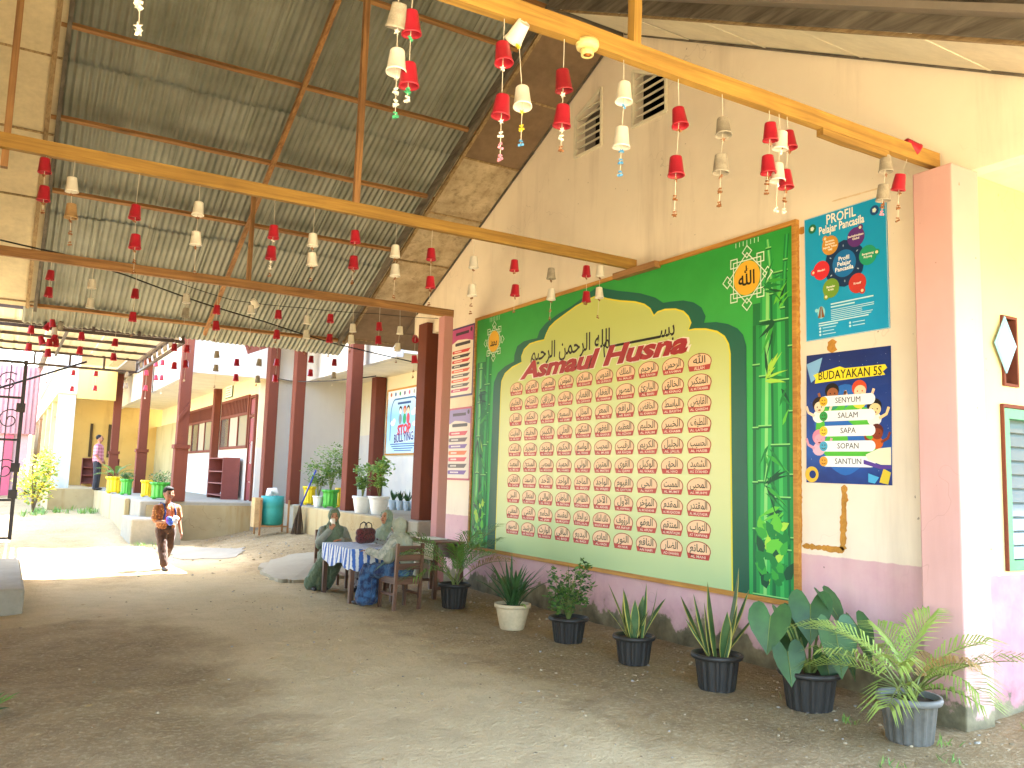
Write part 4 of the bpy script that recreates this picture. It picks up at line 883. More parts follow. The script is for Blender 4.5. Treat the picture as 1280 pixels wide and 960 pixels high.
# STOP BULLYING poster on the verandah wall
XV = 7.7
sb = thing('poster', 'framed sky-blue STOP BULLYING poster on the verandah wall', 'poster', mat=wallframe((XV-.02, 18.75, 2.13), (-1, 0, 0)))
SW, SH_ = 1.95, 1.46
MB().b2((0, 0, -.016), (SW, SH_, 0)).build('sheet', printmat('sky_print', [(0, 'bfe0f4'), (.6, '8fc8ea'), (1, 'dfeef8')], 'Y', 0, SH_), sb)
for a in (((-.04, -.04, -.016), (SW+.04, 0, .015)), ((-.04, SH_, -.016), (SW+.04, SH_+.04, .015)), ((-.04, 0, -.016), (0, SH_, .015)), ((SW, 0, -.016), (SW+.04, SH_, .015))): MB().b2(*a).build('frame', MATS['frame_wood'], sb)
arch = [(.22, .3)]+[(.22+.25*(1-math.cos(t)), .9+.35*math.sin(t)) for t in [i*PI/16 for i in range(9)]]+[(SW-.22-.25*(1-math.cos(t)), .9+.35*math.sin(t)) for t in [(8-i)*PI/16 for i in range(9)]]+[(SW-.22, .3)]
MB().line2(arch, .035, .003).build('arch_line', P('2a6ea6'), sb); MB().rect(.0, 1.28, SW, SH_, .002).build('head_strip', P('e8eef2'), sb)
for i, c in enumerate(('b2543a', '3a6ea6', '2f8a6a', '5a4a8a', 'c25a8a', '9aa3ab', 'd05a4a')): MB().disc(.2+i*.26, 1.37, .05, z=.004, n=12).build('badge', P(c), sb)
text('STOP', .3, P('c93a4a'), sb, SW*.52, .53, .006, off=.05, width=.75, rot=.06); text('BULLYING', .27, P('f4f6fa'), sb, SW*.52, .35, .005, off=.07, width=1.1, rot=.05); text('BULLYING', .27, P('27417e'), sb, SW*.52, .35, .007, off=.03, width=1.08, rot=.05)
tl = MB()
for i in range(4): tl.rect(.25+.08*i, .2-i*.05, SW-.25-.08*i, .222-i*.05, .004)
tl.rect(.6, 1.12, 1.35, 1.17, .004); tl.build('small_print', P('28518f'), sb)
for x, c, h2, s in ((.78, 'f0e8e0', '20181a', '7d868c'), (1.02, 'e9a27c', 'b23a2a', '2f9a6a'), (1.22, 'f0d0b0', '241818', 'c94a5a')):
    k = MB(); k.disc(x, .78, .09, .12, z=.0045, n=16, k=2).disc(x, .99, .085, .09, z=.005, n=18, k=1).disc(x, .96, .065, z=.0055, n=18, k=0); k.build('child_drawing', [P(c), P(h2), P(s)], sb)
for x, y in ((.35, .7), (1.6, .65), (1.5, .9)): MB().disc(x, y, .13, .06, z=.0035, n=18).disc(x+.08, y+.05, .08, .06, z=.0037, n=18).build('cloud_drawing', P('f2f8fc'), sb)
# brown glue smears and an old tape outline left on the cream wall
m_tape = M('old_glue', rgb('b98335'), .8, .35, 9, .2, 30); m_tape2 = M('pale_patch', rgb('dcc4a0'), .85, .12, 5, .1)
def smear(pts, w, label, mat=m_tape, seed=0):
    rn = random.Random(seed); mb = MB(); P3 = [at(x, y, 0, D) for x, y in pts]; base = P3[0]
    q = []
    for a, b in zip(P3, P3[1:]):
        n = max(2, int((b-a).length/.02)); q += [a.lerp(b, i/n) for i in range(n)]
    q.append(P3[-1]); vs = []; fs = []
    d = (P3[-1]-P3[0]).normalized(); nn = Vector((0, -d.z, d.y))
    for i, p in enumerate(q):
        e = w*(.5+.35*rn.random()) if 0 < i < len(q)-1 else w*.12
        for sg in (-1, 1):
            v = p+nn*e*sg*rn.uniform(.6, 1); vs.append((D-.0035, v.y, v.z))
    fs = [(2*i, 2*i+1, 2*i+3, 2*i+2) for i in range(len(q)-1)]; mb.add(vs, fs); o = mb.build('glue_smear', mat, school, world=True)
    return o
smear([(1056, 606), (1054, 688)], .055, '', seed=1); smear([(1003, 682), (1056, 688)], .04, '', seed=2); smear([(1041, 424), (1040, 441)], .09, '', seed=3); smear([(997, 291), (1011, 284)], .06, '', seed=4)
smear([(998, 300), (1002, 680)], .022, '', seed=5); smear([(1040, 252), (1104, 234)], .012, '', m_tape2, 6)
# diamond ornament on the yellow side wall
p = at(1257, 432, 1, 3.55)
do = thing('diamond_ornament', 'pale blue diamond plaque with white script hanging by the side window', 'plaque', mat=wallframe((p.x, 3.555, 2.71), (0, -1, 0)))
MB().prism([(0, -.2), (.145, .02), (0, .24), (-.145, .02)], 0, .008, 2).build('plate', P('7aaec2'), do); MB().line2([(0, -.17), (.12, .02), (0, .21), (-.12, .02)], .012, .0095, True).build('edge_line', P('6fa9c4'), do)
text(shape('محمد'), .13, P('f8fbfc'), do, 0, .03, .011, width=.16, off=.03)
# ------------------------------------------------------------------ hanging cup strings
m_red = M('red_plastic', rgb('ad2434'), .4, .1, 12, .05, obj_var=.15); m_dred = M('dull_red_plastic', rgb('8a1c26'), .5, .2, 12, .05)
m_wht = M('white_plastic', rgb('e4dfd2'), .45, .08, 12, .05, obj_var=.1); m_gry = M('weathered_white_plastic', rgb('a39a8a'), .7, .35, 20, .1); m_brn = M('browned_plastic', rgb('a8875c'), .7, .2, 14, .1)
CUPM = {'r': m_red, 'd': m_dred, 'w': m_wht, 'g': m_gry, 'b': m_brn}
CH = .118
cup_mb = MB().lathe([(.0015, CH-.004), (.031, CH-.004), (.0335, CH), (.036, CH-.004), (.0475, .012), (.051, .01), (.0515, .0), (.0485, .0), (.0455, .014), (.034, CH-.012), (.0015, CH-.012)], 20, caps=False)
CUPS = {k: cup_mb.mesh('cup', m, smooth=True) for k, m in CUPM.items()}
m_str = M('pale_string', rgb('cfc6b4'), .8, .1, 10, 0); m_bead = {k: M('straw_'+k, rgb(v), .5, .05, 5, 0) for k, v in (('p', 'd98aa0'), ('y', 'd8c23a'), ('b', '4f93c4'), ('w', 'e6e2d6'), ('g', '4aa878'), ('t', '8a5a34'))}
def star_mesh(k):
    mb = MB(); n = 5; pts = []
    for i in range(10):
        a = i*PI/5; r = .017 if i % 2 == 0 else .006; pts.append((r*math.cos(a), r*math.sin(a)))
    mb.prism(pts, -.006, .006, 2); return mb.mesh('bow', m_bead[k])
STARS = {k: star_mesh(k) for k in m_bead}
COLN = {'r': 'red', 'd': 'dull dark red', 'w': 'white', 'g': 'weathered grey-white', 'b': 'browned'}
ROWTXT = {'B': 'under the nearest beam', 'A': 'under the second beam', 'C': 'under the third beam', 'D': 'along the far eave', 'E': 'under the steel canopy'}
cup_rows = {
 'B': (3.71, 4.03, [((497, 20), (496, 77), 'gw', 146, 'wwg', .35), ((514, 29), (511, 94), 'rr', 126, 'gw', .1), ((629, 67), (627, 133), 'rr', 199, 'wpp', .1), ((648, 40), (653, 122), 'ww', 181, 'yb', 1.0), ((704, 101), (703, 145), 'dr', 188, 'wt', .1), ((780, 116), (777, 172), 'ww', 219, 'bb', .1), ((849, 147), (845, 208), 'rr', 269, 'tt', .1), ((904, 159), (901, 205), 'gg', 257, 'tt', .1), ((963, 165), (960, 206), 'rr', 242, 'tt', .1), ((976, 176), (972, 216), 'ww', 264, 'w', .15), ((986, 175), (982, 224), 'rr', 265, 'tw', .1), ((1107, 205), (1104, 241), 'gg', 268, 'tp', .05), ((1139, 183), (1124, 228), 'rr', 276, 'tt', 1.2)]),
 'A': (7.46, 4.03, [((56, 207), (55, 242), 'rr', 266, 't', 0), ((90, 231), (89, 264), 'wb', 306, 'tt', 0), ((169, 265), (169, 302), 'rr', 341, 'tt', 0), ((248, 261), (245, 298), 'ww', 342, 't', 0), ((342, 290), (339, 316), 'rr', 345, 'wt', 0), ((391, 300), (390, 324), 'ww', 351, 't', 0), ((444, 296), (442, 328), 'rr', 354, 't', 0), ((494, 314), (494, 338), 'ww', 372, 't', 0), ((539, 318), (538, 353), 'rr', 381, 't', 0), ((592, 328), (590, 363), 'ww', 392, 'tt', 0), ((643, 332), (644, 363), 'rr', 390, 't', 0), ((689, 342), (689, 368), 'gw', 399, 'tt', 0), ((733, 339), (733, 371), 'rr', 380, 't', 0), ((750, 339), (749, 366), 'ww', 397, 't', 0)]),
 'C': (11.41, 4.03, [((63, 344), (61, 365), 'rr', 372, '', 0), ((115, 355), (113, 379), 'ww', 386, '', 0), ((169, 367), (166, 396), 'rr', 420, 't', 0), ((233, 373), (232, 391), 'wg', 404, '', 0), ((271, 387), (270, 407), 'rr', 426, 't', 0), ((318, 379), (314, 387), 'ww', 436, 't', .8), ((348, 393), (346, 418), 'rr', 428, 't', 0), ((384, 400), (383, 418), 'ww', 442, 't', 0), ((413, 398), (412, 423), 'rr', 446, 't', 0), ((441, 410), (439, 424), 'ww', 440, 't', 0), ((474, 408), (473, 425), 'rr', 434, '', 0), ((500, 413), (497, 434), 'ww', 453, 't', 0), ((519, 423), (518, 449), 'rr', 472, 'tt', .9)]),
 'D': (14.5, 3.93, [((39, 412), (36, 434), 'rr', 442, '', 0), ((68, 414), (60, 441), 'wr', 478, 't', 0), ((102, 420), (100, 438), 'rr', 446, '', 0), ((144, 428), (142, 446), 'rr', 456, '', 0), ((218, 434), (218, 457), 'rr', 475, 'w', 0), ((234, 436), (232, 455), 'rr', 476, 'w', 0), ((271, 443), (270, 460), 'gg', 484, 't', 0), ((296, 453), (295, 472), 'rr', 480, '', 0), ((324, 453), (322, 474), 'gg', 482, 't', 0), ((346, 453), (344, 473), 'rr', 478, '', 0), ((389, 449), (388, 466), 'dr', 474, '', 0), ((418, 453), (417, 469), 'dg', 482, 'w', 0)]),
 'E': (20.9, 3.78, [((92, 466), (90, 486), 'rr', 490, '', 0), ((120, 467), (119, 485), 'rr', 490, '', 0), ((159, 468), (157, 482), 'gg', 490, '', 0), ((183, 466), (182, 485), 'rr', 498, 'w', 0), ((195, 455), (195, 472), 'rr', 488, 'w', 0), ((203, 453), (202, 472), 'rr', 492, 'w', 0)]),
}
def cup_string(row, idx, n, Y, ZB, e):
    (x0, y0), (x1, y1), cols, yend, beads, tilt = e
    a = at(x0, y0, 1, Y); b = at(x1, y1, 1, Y); end = at(x1-2, yend, 1, Y)
    if row == 'E':
        Y = 20.9; a, b, end = at(x0, y0, 1, Y), at(x1, y1, 1, Y), at(x1-1, yend, 1, Y)
    top = Vector((b.x*.5+a.x*.5+(.0), Y, ZB))
    pos = n-1-idx
    c1, c2 = COLN[cols[0]], COLN[cols[1]]
    what = f'two {c1} cups' if cols[0] == cols[1] else f'{c1} cup above {c2} cup'
    lab = f'string of {what} {ROWTXT[row]}, {wlab(pos)} from the gable wall'
    if row == 'E': lab = f'string of {what} {ROWTXT[row]}, {wlab(idx)} from the gate'
    if len(lab.split()) > 16: lab = lab.replace('string of ', '').replace(' from the gable wall', ' from the wall')
    o = thing('cup_string', lab, 'hanging decoration', (top.x, Y, ZB), group='cup strings hanging '+ROWTXT[row])
    L = o.location; rn = random.Random(idx*7+ord(row))
    pts = [top, Vector((a.x, Y, a.z)), Vector((b.x, Y, b.z)), Vector((end.x, Y, end.z))]
    th = .0022 if row in 'BA' else .003
    MB().tube([p-L for p in pts], th, 4).build('string', m_str, o)
    for c, k, tl in ((a, cols[0], tilt), (b, cols[1], tilt*.15)):
        q = put('cup', CUPS[k], o, Vector((c.x, Y, c.z))-L, (rn.uniform(-.06, .06), 0, 0))
        ang = tl*(1 if rn.random() > .5 else -1)+rn.uniform(-.07, .07)
        q.rotation_euler = (rn.uniform(-.05, .05), ang, rn.uniform(0, 6)); R_ = q.rotation_euler.to_matrix(); q.location = Vector((c.x, Y, c.z))-L-R_@Vector((0, 0, CH/2))
        if row in 'BA': put('bow', STARS[rn.choice('wyt') if not beads else beads[0]], o, Vector((c.x, Y, c.z-CH*.5-.022))-L, (PI/2*rn.random(), rn.random(), rn.random()*3))
    for i, k in enumerate(beads):
        f = (i+1)/len(beads); p = b.lerp(end, .35+.65*f) if len(beads) > 1 else end
        for dz, s in ((0, 1), (.02, .7)): put('bow', STARS[k], o, Vector((p.x, Y, p.z+dz))-L, (rn.uniform(-.5, .5), rn.uniform(-.5, .5), rn.random()*3), (s, s, s))
    return o
for row, (Y, ZB, items) in cup_rows.items():
    for i, e in enumerate(items): cup_string(row, i, len(items), Y, ZB, e)
# bunch of red cups by the gate
pB = at(60, 450, 1, 14.5)
bu = thing('cup_bunch', 'bunch of tangled red cups hanging at the eave near the gate', 'hanging decoration', (pB.x+.02, 14.5, 3.93))
MB().tube([(0, 0, 0), (0, 0, -.5)], .003, 4).build('string', m_str, bu)
for i, (dx, dz, an) in enumerate(((-.09, -.28, .5), (0, -.24, -.2), (.09, -.25, -.5), (-.11, -.5, .35), (-.02, -.54, .1), (.07, -.52, -.2), (.02, -.46, .3))):
    q = put('cup', CUPS['r' if i != 2 else 'g'], bu, (dx, random.uniform(-.05, .05), dz), (0, an, i))
# paper-star tail at the top left
p0 = at(173, -25, 1, 3.71); p1 = at(173, 42, 1, 3.71)
ps = thing('star_string', 'tail of white folded paper stars hanging at the upper left', 'hanging decoration', (p0.x, 3.71, 4.03))
MB().tube([Vector((0, 0, 0)), p1-ps.location], .002, 4).build('string', m_str, ps)
for i, (y, s) in enumerate(((2, 1.1), (8, 1.3), (33, 1.2), (39, 1.3))):
    p = at(173, y, 1, 3.71); put('paper_star', STARS['w'], ps, p-ps.location, (.5, .4*i, i), (s, s, s))

# ------------------------------------------------------------------ leaves
def leafmat(name, h, h2, rough=.5, trans=.25):
    b = NB(name); v = b.coord(); n = b.noise(v, 6, 4); c = b.mix(b.ramp(n, .3, .7), rgb(h), rgb(h2))
    oi = b.n('ShaderNodeObjectInfo'); hs = b.n('ShaderNodeHueSaturation'); b.l(c, hs.inputs['Color']); b.l(b.ramp(oi.outputs['Random'], 0, 1, .75, 1.25), hs.inputs['Value']); c = hs.outputs[0]
    b.color(c); b.rough(rough)
    tr = b.n('ShaderNodeBsdfTranslucent'); b.l(c, tr.inputs['Color']); mx = b.n('ShaderNodeMixShader'); mx.inputs[0].default_value = trans
    out = b.t.nodes['Material Output']; b.l(b.b.outputs[0], mx.inputs[1]); b.l(tr.outputs[0], mx.inputs[2]); b.l(mx.outputs[0], out.inputs['Surface']); return b.m
lf_palm = leafmat('palm_leaf', '4c7a34', '6f9a44'); lf_palmy = leafmat('bright_palm_leaf', '7f9c42', 'a3b45a'); lf_dark = leafmat('dark_leaf', '2f4f2a', '47693a'); lf_snake = leafmat('snake_leaf', '3a5a34', '5f7a4a'); lf_edge = leafmat('yellow_leaf_edge', 'b3ac52', 'cfc26a')
lf_ear = leafmat('heart_leaf', '2c4a28', '3f6634', .5, .15); lf_bush = leafmat('bush_leaf', '4a7432', '6d9440'); lf_shrub = leafmat('light_shrub_leaf', '6d9440', '93ae54'); lf_yellow = leafmat('yellow_shrub_leaf', 'c2b22e', 'd8cf4a'); lf_stem = leafmat('green_stem', '6a7a3c', '8a9450')
lf_dry = leafmat('dry_leaf', '9a7a4a', 'b39a62')
m_soil = M('potting_soil', rgb('3e2f20'), .95, .3, 20, .6, 60)
m_potb = M('black_plastic_pot', rgb('2b2926'), .5, .2, 5, .1, 30); m_potg = M('dusty_grey_pot', rgb('57544c'), .7, .35, 5, .2, 30); m_potc = M('beige_pot', rgb('bfae8c'), .75, .22, 5, .2, 30)
m_poty = M('yellow_plastic_pot', rgb('e3c41c'), .4, .08, 5, .02); m_potn = M('green_plastic_pot', rgb('4aa83c'), .4, .08, 5, .02); m_potw = M('white_plastic_pot', rgb('dcdedd'), .5, .08, 5, .05); m_potbl = M('pale_blue_pot', rgb('aebcc4'), .5, .1, 5, .05)
def pot(par, r, h, mat, ribs=16, rimmat=None, kind='ribbed'):
    if kind == 'ribbed':
        MB().lathe([(r*.68, 0, 0), (r*.72, .012), (r*.74, h*.14), (r*.86, h*.84), (r*.86, h*.86, 0), (r*.82, h*.86, 0), (r*.66, h*.1, 0), (.001, h*.1, 0)], ribs*4, rib=ribs, ribd=r*.045, caps=False).build('pot', mat, par, smooth=False)
        MB().lathe([(r*.84, h*.84), (r*.99, h*.86), (r*1.03, h*.93), (r, h), (r*.9, h), (r*.87, h*.86)], 40, caps=False).build('rim', rimmat or mat, par, smooth=True)
    elif kind == 'plain':
        MB().lathe([(r*.62, 0), (r*.66, .01), (r*.8, h*.45), (r*.9, h*.83), (r*.9, h*.85), (r, h*.86), (r*1.0, h), (r*.88, h), (r*.8, h*.5), (.001, h*.2)], 36, caps=False).build('pot', mat, par, smooth=True)
    else:      # barrel pot with flared foot and feet
        MB().lathe([(r*.84, .03), (r*.9, .06), (r*.78, h*.16), (r*.8, h*.8), (r*.96, h*.9), (r, h*.93), (r*.98, h), (r*.86, h), (r*.74, h*.8), (.001, h*.3)], 48, rib=12, ribd=r*.05, caps=False).build('pot', mat, par, smooth=False)
        for i in range(4):
            a = i*PI/2+.5; MB().b2((r*.72*math.cos(a)-.025, r*.72*math.sin(a)-.025, 0), (r*.72*math.cos(a)+.025, r*.72*math.sin(a)+.025, .05)).build('foot', mat, par)
    MB().lathe([(r*.84, h*.88), (r*.4, h*.9), (.001, h*.91)], 20, caps=False).build('soil', m_soil, par, smooth=True)
def strap(mb, base, az, L, w, tilt, curl, seg=7, k=0, edge=None, twist=0.0):
    """a strap leaf that rises at tilt from vertical and bends over by curl"""
    p = Vector(base); d0 = Vector((math.cos(az), math.sin(az), 0)); side = Vector((-math.sin(az), math.cos(az), 0)); rows = []; ang = tilt
    prof = lambda t: (min(1, .55+t*1.6))*(1-max(0, (t-.55)/.45)**1.6)
    for i in range(seg+1):
        t = i/seg; dirv = d0*math.sin(ang)+Vector((0, 0, 1))*math.cos(ang); nrm = d0*math.cos(ang)-Vector((0, 0, 1))*math.sin(ang)
        sd = side*math.cos(twist*t)+nrm*math.sin(twist*t); ww = max(.0008, w*prof(t)); rows.append((p.copy(), sd, ww, nrm))
        p = p+dirv*(L/seg); ang += curl/seg
    vs = []; n = 5
    for (q, sd, ww, nr) in rows: vs += [q-sd*ww+nr*ww*.35, q-sd*ww*.8+nr*ww*.24, q, q+sd*ww*.8+nr*ww*.24, q+sd*ww+nr*ww*.35]
    e = k if edge is None else edge; o = len(mb.v); mb.v += [tuple(v) for v in vs]
    for i in range(seg):
        for j in range(n-1): mb.f.append((o+i*n+j, o+i*n+j+1, o+i*n+n+j+1, o+i*n+n+j)); mb.m.append(e if j in (0, 3) else k)
def frond(az, L, arch, lean, nleaf, ll, rn, droop=.5, wid=.011):
    mb = MB(); pts = []; ang = lean; p = Vector((0, 0, 0)); d0 = Vector((math.cos(az), math.sin(az), 0)); side = Vector((-math.sin(az), math.cos(az), 0)); N = 14; fr = []
    for i in range(N+1):
        pts.append(p.copy()); dv = d0*math.sin(ang)+Vector((0, 0, 1))*math.cos(ang); up = Vector((0, 0, 1))*math.sin(ang)-d0*math.cos(ang); fr.append((p.copy(), dv, up)); p = p+dv*(L/N); ang += arch/N
    mb.tube(pts, [.006*(1-.8*i/N)+.0012 for i in range(N+1)], 5, k=1)
    for j in range(nleaf):
        t = .3+.7*(j+.5)/nleaf; i = min(N-1, int(t*N)); q, dv, up = fr[i]; q = q.lerp(fr[i+1][0], t*N-i)
        l2 = ll*(math.sin(min(1, (t-.24)/.5)*PI*.5))*(1-max(0, t-.75)*1.9)
        for s in (-1, 1):
            out = (side*s*(1-.45*t)+dv*(.5+.5*t)+up*.28+Vector((rn.gauss(0, .05), rn.gauss(0, .05), rn.gauss(0, .05)))).normalized(); a = q; b = q+out*l2*.5+up*.01; c = q+out*l2-Vector((0, 0, droop*l2*.35)); wv = out.cross(up).normalized()*wid
            mb.add([a-wv*.4, a+wv*.4, b+wv, c, b-wv], [(0, 1, 2, 4), (4, 2, 3)], 0)
    return mb
def heart(L, W):
    """heart-shaped blade in local x (tip) / y, base notch at origin"""
    out = [(.0, 0), (-.2, .1), (-.34, .2), (-.38, .32), (-.3, .44), (-.1, .52), (.15, .52), (.42, .42), (.7, .22), (.88, .08), (1.0, 0)]
    pts = [(x*L, y*W, 0) for x, y in out]; mb = MB(); n = len(out); vs = []; fs = []
    for s in (-1, 1):
        o = len(vs)
        for x, y in out: vs.append((x*L, s*y*W, .10*W*(y*2)**2*.8-.06*L*max(0, x)**2*2))
        mid = [(max(0.0, x)*L*.98, 0, -.06*L*max(0, x)**2*2) for x, y in out]; m0 = len(vs); vs += mid
        for i in range(n-1):
            f = (o+i, o+i+1, m0+i+1, m0+i); fs.append(f if s < 0 else tuple(reversed(f)))
    return vs, fs
def leafcloud(mb, c, rad, n, size, rn, k=0, flat=.8):
    for i in range(n):
        v = Vector((rn.gauss(0, 1), rn.gauss(0, 1), rn.gauss(0, 1))).normalized()*(rn.random()**.45); p = Vector(c)+Vector((v.x*rad[0], v.y*rad[1], v.z*rad[2]))
        a = rn.uniform(0, 2*PI); e = rn.uniform(-.7, .7); d = Vector((math.cos(a)*math.cos(e), math.sin(a)*math.cos(e), math.sin(e))); s = d.cross(Vector((rn.gauss(0, .4), rn.gauss(0, .4), 1))).normalized(); L = size*rn.uniform(.7, 1.3)
        q = d.cross(s)*L*.12
        mb.add([p, p+d*L*.5+s*L*.28+q, p+d*L, p+d*L*.5-s*L*.28+q], [(0, 1, 2), (0, 2, 3)], k if isinstance(k, int) else rn.choice(k))

# ------------------------------------------------------------------ potted plants along the gable wall
def gp(px, py): p = at(px, py, 2, 0); return Vector((p.x, p.y, gz(p.x, p.y)))
def palm_plant(label, loc, r, h, potm, n, L, seed, mat, lean0=.15, rimm=None):
    o = thing('potted_palm', label, 'potted plant', loc, group='potted plants along the gable wall'); pot(o, r, h, potm, rimmat=rimm); rn = random.Random(seed)
    for i in range(n):
        az = i*2.4+rn.uniform(-.3, .3); t = i/n
        fb = frond(az, L*rn.uniform(.75, 1.1), rn.uniform(.7, 1.5), lean0+t*.75, 19, L*.42, rn, .8, .0068).build('frond', [mat if rn.random() < .78 else (lf_palmy if rn.random() < .6 else lf_dry), lf_stem], o); fb.location = (rn.uniform(-.05, .05), rn.uniform(-.05, .05), h*.9)
    return o
palm_plant('tall dark areca palm in a black pot beside the wooden desk', gp(567, 760), .2, .3, m_potb, 13, .95, 3, lf_palm)
palm_plant('feathery yellow-green palm in a dusty grey pot by the pink pillar', gp(1137, 926), .2, .29, m_potg, 16, .72, 9, lf_palmy, .25, M('pale_grey_rim', rgb('6e6f6c'), .6, .12, 6, .05))
o = thing('potted_plant', 'dark spiky leaf clump in a beige pot', 'potted plant', gp(640, 786), group='potted plants along the gable wall'); pot(o, .2, .27, m_potc, kind='plain'); rn = random.Random(4)
for i in range(46):
    mb = MB(); strap(mb, (rn.uniform(-.05, .05), rn.uniform(-.05, .05), 0), rn.uniform(0, 2*PI), rn.uniform(.38, .62), .016, rn.uniform(.05, .75), rn.uniform(.2, 1.1), 6); mb.build('leaf', lf_dark, o).location = (0, 0, .24)
mb = MB(); strap(mb, (0, 0, 0), 4.4, .3, .014, 1.0, 1.2); mb.build('leaf', lf_shrub, o).location = (.02, -.12, .25)
o = thing('potted_plant', 'bushy small-leaved shrub in a black pot', 'potted plant', gp(710, 802), group='potted plants along the gable wall'); pot(o, .2, .25, m_potb); rn = random.Random(6)
mb = MB()
for i in range(11): a = rn.uniform(0, 6.28); r_ = rn.uniform(.05, .2); mb.tube([(0, 0, .2), (r_*.5*math.cos(a), r_*.5*math.sin(a), .4), (r_*math.cos(a), r_*math.sin(a), rn.uniform(.55, .78))], [.007, .005, .002], 5)
mb.build('stems', lf_stem, o)
mb = MB()
for c, rad, n in (((-.1, 0, .5), (.16, .16, .22), 230), ((.12, .02, .55), (.15, .16, .22), 230), ((.0, 0, .4), (.22, .2, .12), 160), ((.17, -.02, .72), (.05, .05, .12), 50), ((-.19, .0, .66), (.05, .05, .12), 40)): leafcloud(mb, c, rad, n, .055, rn, (0, 0, 1))
mb.build('foliage', [lf_bush, lf_dark], o)
def snake(label, loc, spec, r, h, seed):
    o = thing('potted_snake_plant', label, 'potted plant', loc, group='potted plants along the gable wall'); pot(o, r, h, m_potb); rn = random.Random(seed)
    for az, L, w, tilt, curl in spec:
        mb = MB(); strap(mb, (math.cos(az)*.05, math.sin(az)*.05, 0), az, L, w*1.4, tilt, curl, 9, 0, 1, rn.uniform(-.5, .5)); mb.build('leaf', [lf_snake, lf_edge], o, smooth=True).location = (rn.uniform(-.03, .03), rn.uniform(-.03, .03), h*.88)
AZ = lambda s: YAW*-1+(0 if s > 0 else PI)   # picture right / picture left
rs = random.Random(12)
snake('snake plant with slim upright leaves in a black pot, the smaller of two', gp(792, 829), [(AZ(-1), .52, .022, .28, .25), (AZ(-1)+.6, .45, .026, .2, .1), (AZ(1), .42, .024, .3, .5), (AZ(1)-.8, .5, .026, .08, .05), (AZ(-1)-.9, .4, .03, .12, .1), (AZ(1)+.8, .38, .03, .18, .2), (2.2, .44, .024, .1, .1), (4.0, .36, .03, .14, .1), (5.1, .3, .03, .3, .4), (AZ(-1), .34, .022, .5, .4), (AZ(1), .47, .018, .42, -.3)], .19, .25, 3)
snake('snake plant with tall yellow-edged leaves in a black pot, the larger of two', gp(896, 862), [(AZ(1)+.2, .72, .034, .22, -.05), (AZ(1)-.4, .58, .03, .32, .1), (AZ(-1), .52, .03, .38, .15), (AZ(-1)+.4, .6, .03, .12, .05), (AZ(-1)-.5, .5, .034, .22, .1), (AZ(1), .5, .026, .55, .3), (2.2, .42, .04, .1, .1), (4.4, .38, .04, .12, .1), (5.2, .45, .034, .2, .1), (AZ(-1), .36, .03, .55, .1)], .2, .28, 5)
o = thing('potted_plant', 'broad heart-leaved plant in a black pot', 'potted plant', gp(1012, 886), group='potted plants along the gable wall'); pot(o, .225, .28, m_potb); rn = random.Random(21)
rightv = Vector((CR.x, CR.y, 0)).normalized(); fwdv = Vector((CF.x, CF.y, 0)).normalized()
for (rx, z, dep, L, W, tiltdown, spin) in ((-.3, .66, -.05, .28, .3, 1.1, -.35), (-.15, .64, .1, .27, .27, 1.0, .5), (-.2, .42, -.12, .24, .24, 1.2, .1), (.03, .74, .05, .3, .3, 1.05, -.2), (.17, .78, .1, .28, .27, .9, .6), (.14, .58, -.15, .33, .31, 1.25, .15), (.37, .6, .02, .29, .3, 1.1, .5), (.3, .42, .12, .25, .24, 1.1, .7), (.1, .38, -.05, .24, .22, 1.2, .2), (-.05, .5, .18, .25, .24, 1.0, -.4)):
    tip = rightv*rx+fwdv*dep+Vector((0, 0, z)); vs, fs = heart(L, W)
    fd_ = (-fwdv*.5+rightv*math.sin(spin)*.9).normalized(); X = (fd_*math.cos(tiltdown)-Vector((0, 0, 1))*math.sin(tiltdown)).normalized(); Y_ = Vector((0, 0, 1)).cross(fd_).normalized(); Z_ = X.cross(Y_); Rm = Matrix((X, Y_, Z_)).transposed()
    mb = MB().add([Rm@Vector(v)+tip for v in vs], fs, 0); base = rightv*rx*.08+Vector((0, 0, .25)); mid = base.lerp(tip, .55)+Vector((0, 0, .1)); mb.tube([base, mid, tip], [.011, .009, .005], 6, k=1); mb.tube([Rm@Vector((0, 0, .003))+tip, Rm@Vector((L*.5, 0, -.03*L+.003))+tip, Rm@Vector((L*.97, 0, -.113*L+.003))+tip], [.004, .003, .001], 4, k=1)
    mb.build('leaf', [lf_ear, lf_stem], o, smooth=True)
# leafy tip at the left edge, close by
pl_ = Vector((.02, 7.2, 0)); o = thing('leafy_plant', 'low green leafy plant at the lower left edge', 'plant', at(-30, 900, 2, 0)); o.scale = (.62, .62, .62); rn = random.Random(2)
for i in range(12):
    mb = MB(); strap(mb, (0, 0, 0), rn.uniform(-1.2, 1.4), rn.uniform(.25, .45), .035, rn.uniform(.4, 1.0), rn.uniform(.4, 1.0), 6); mb.build('leaf', lf_dark if i % 2 else lf_palm, o)

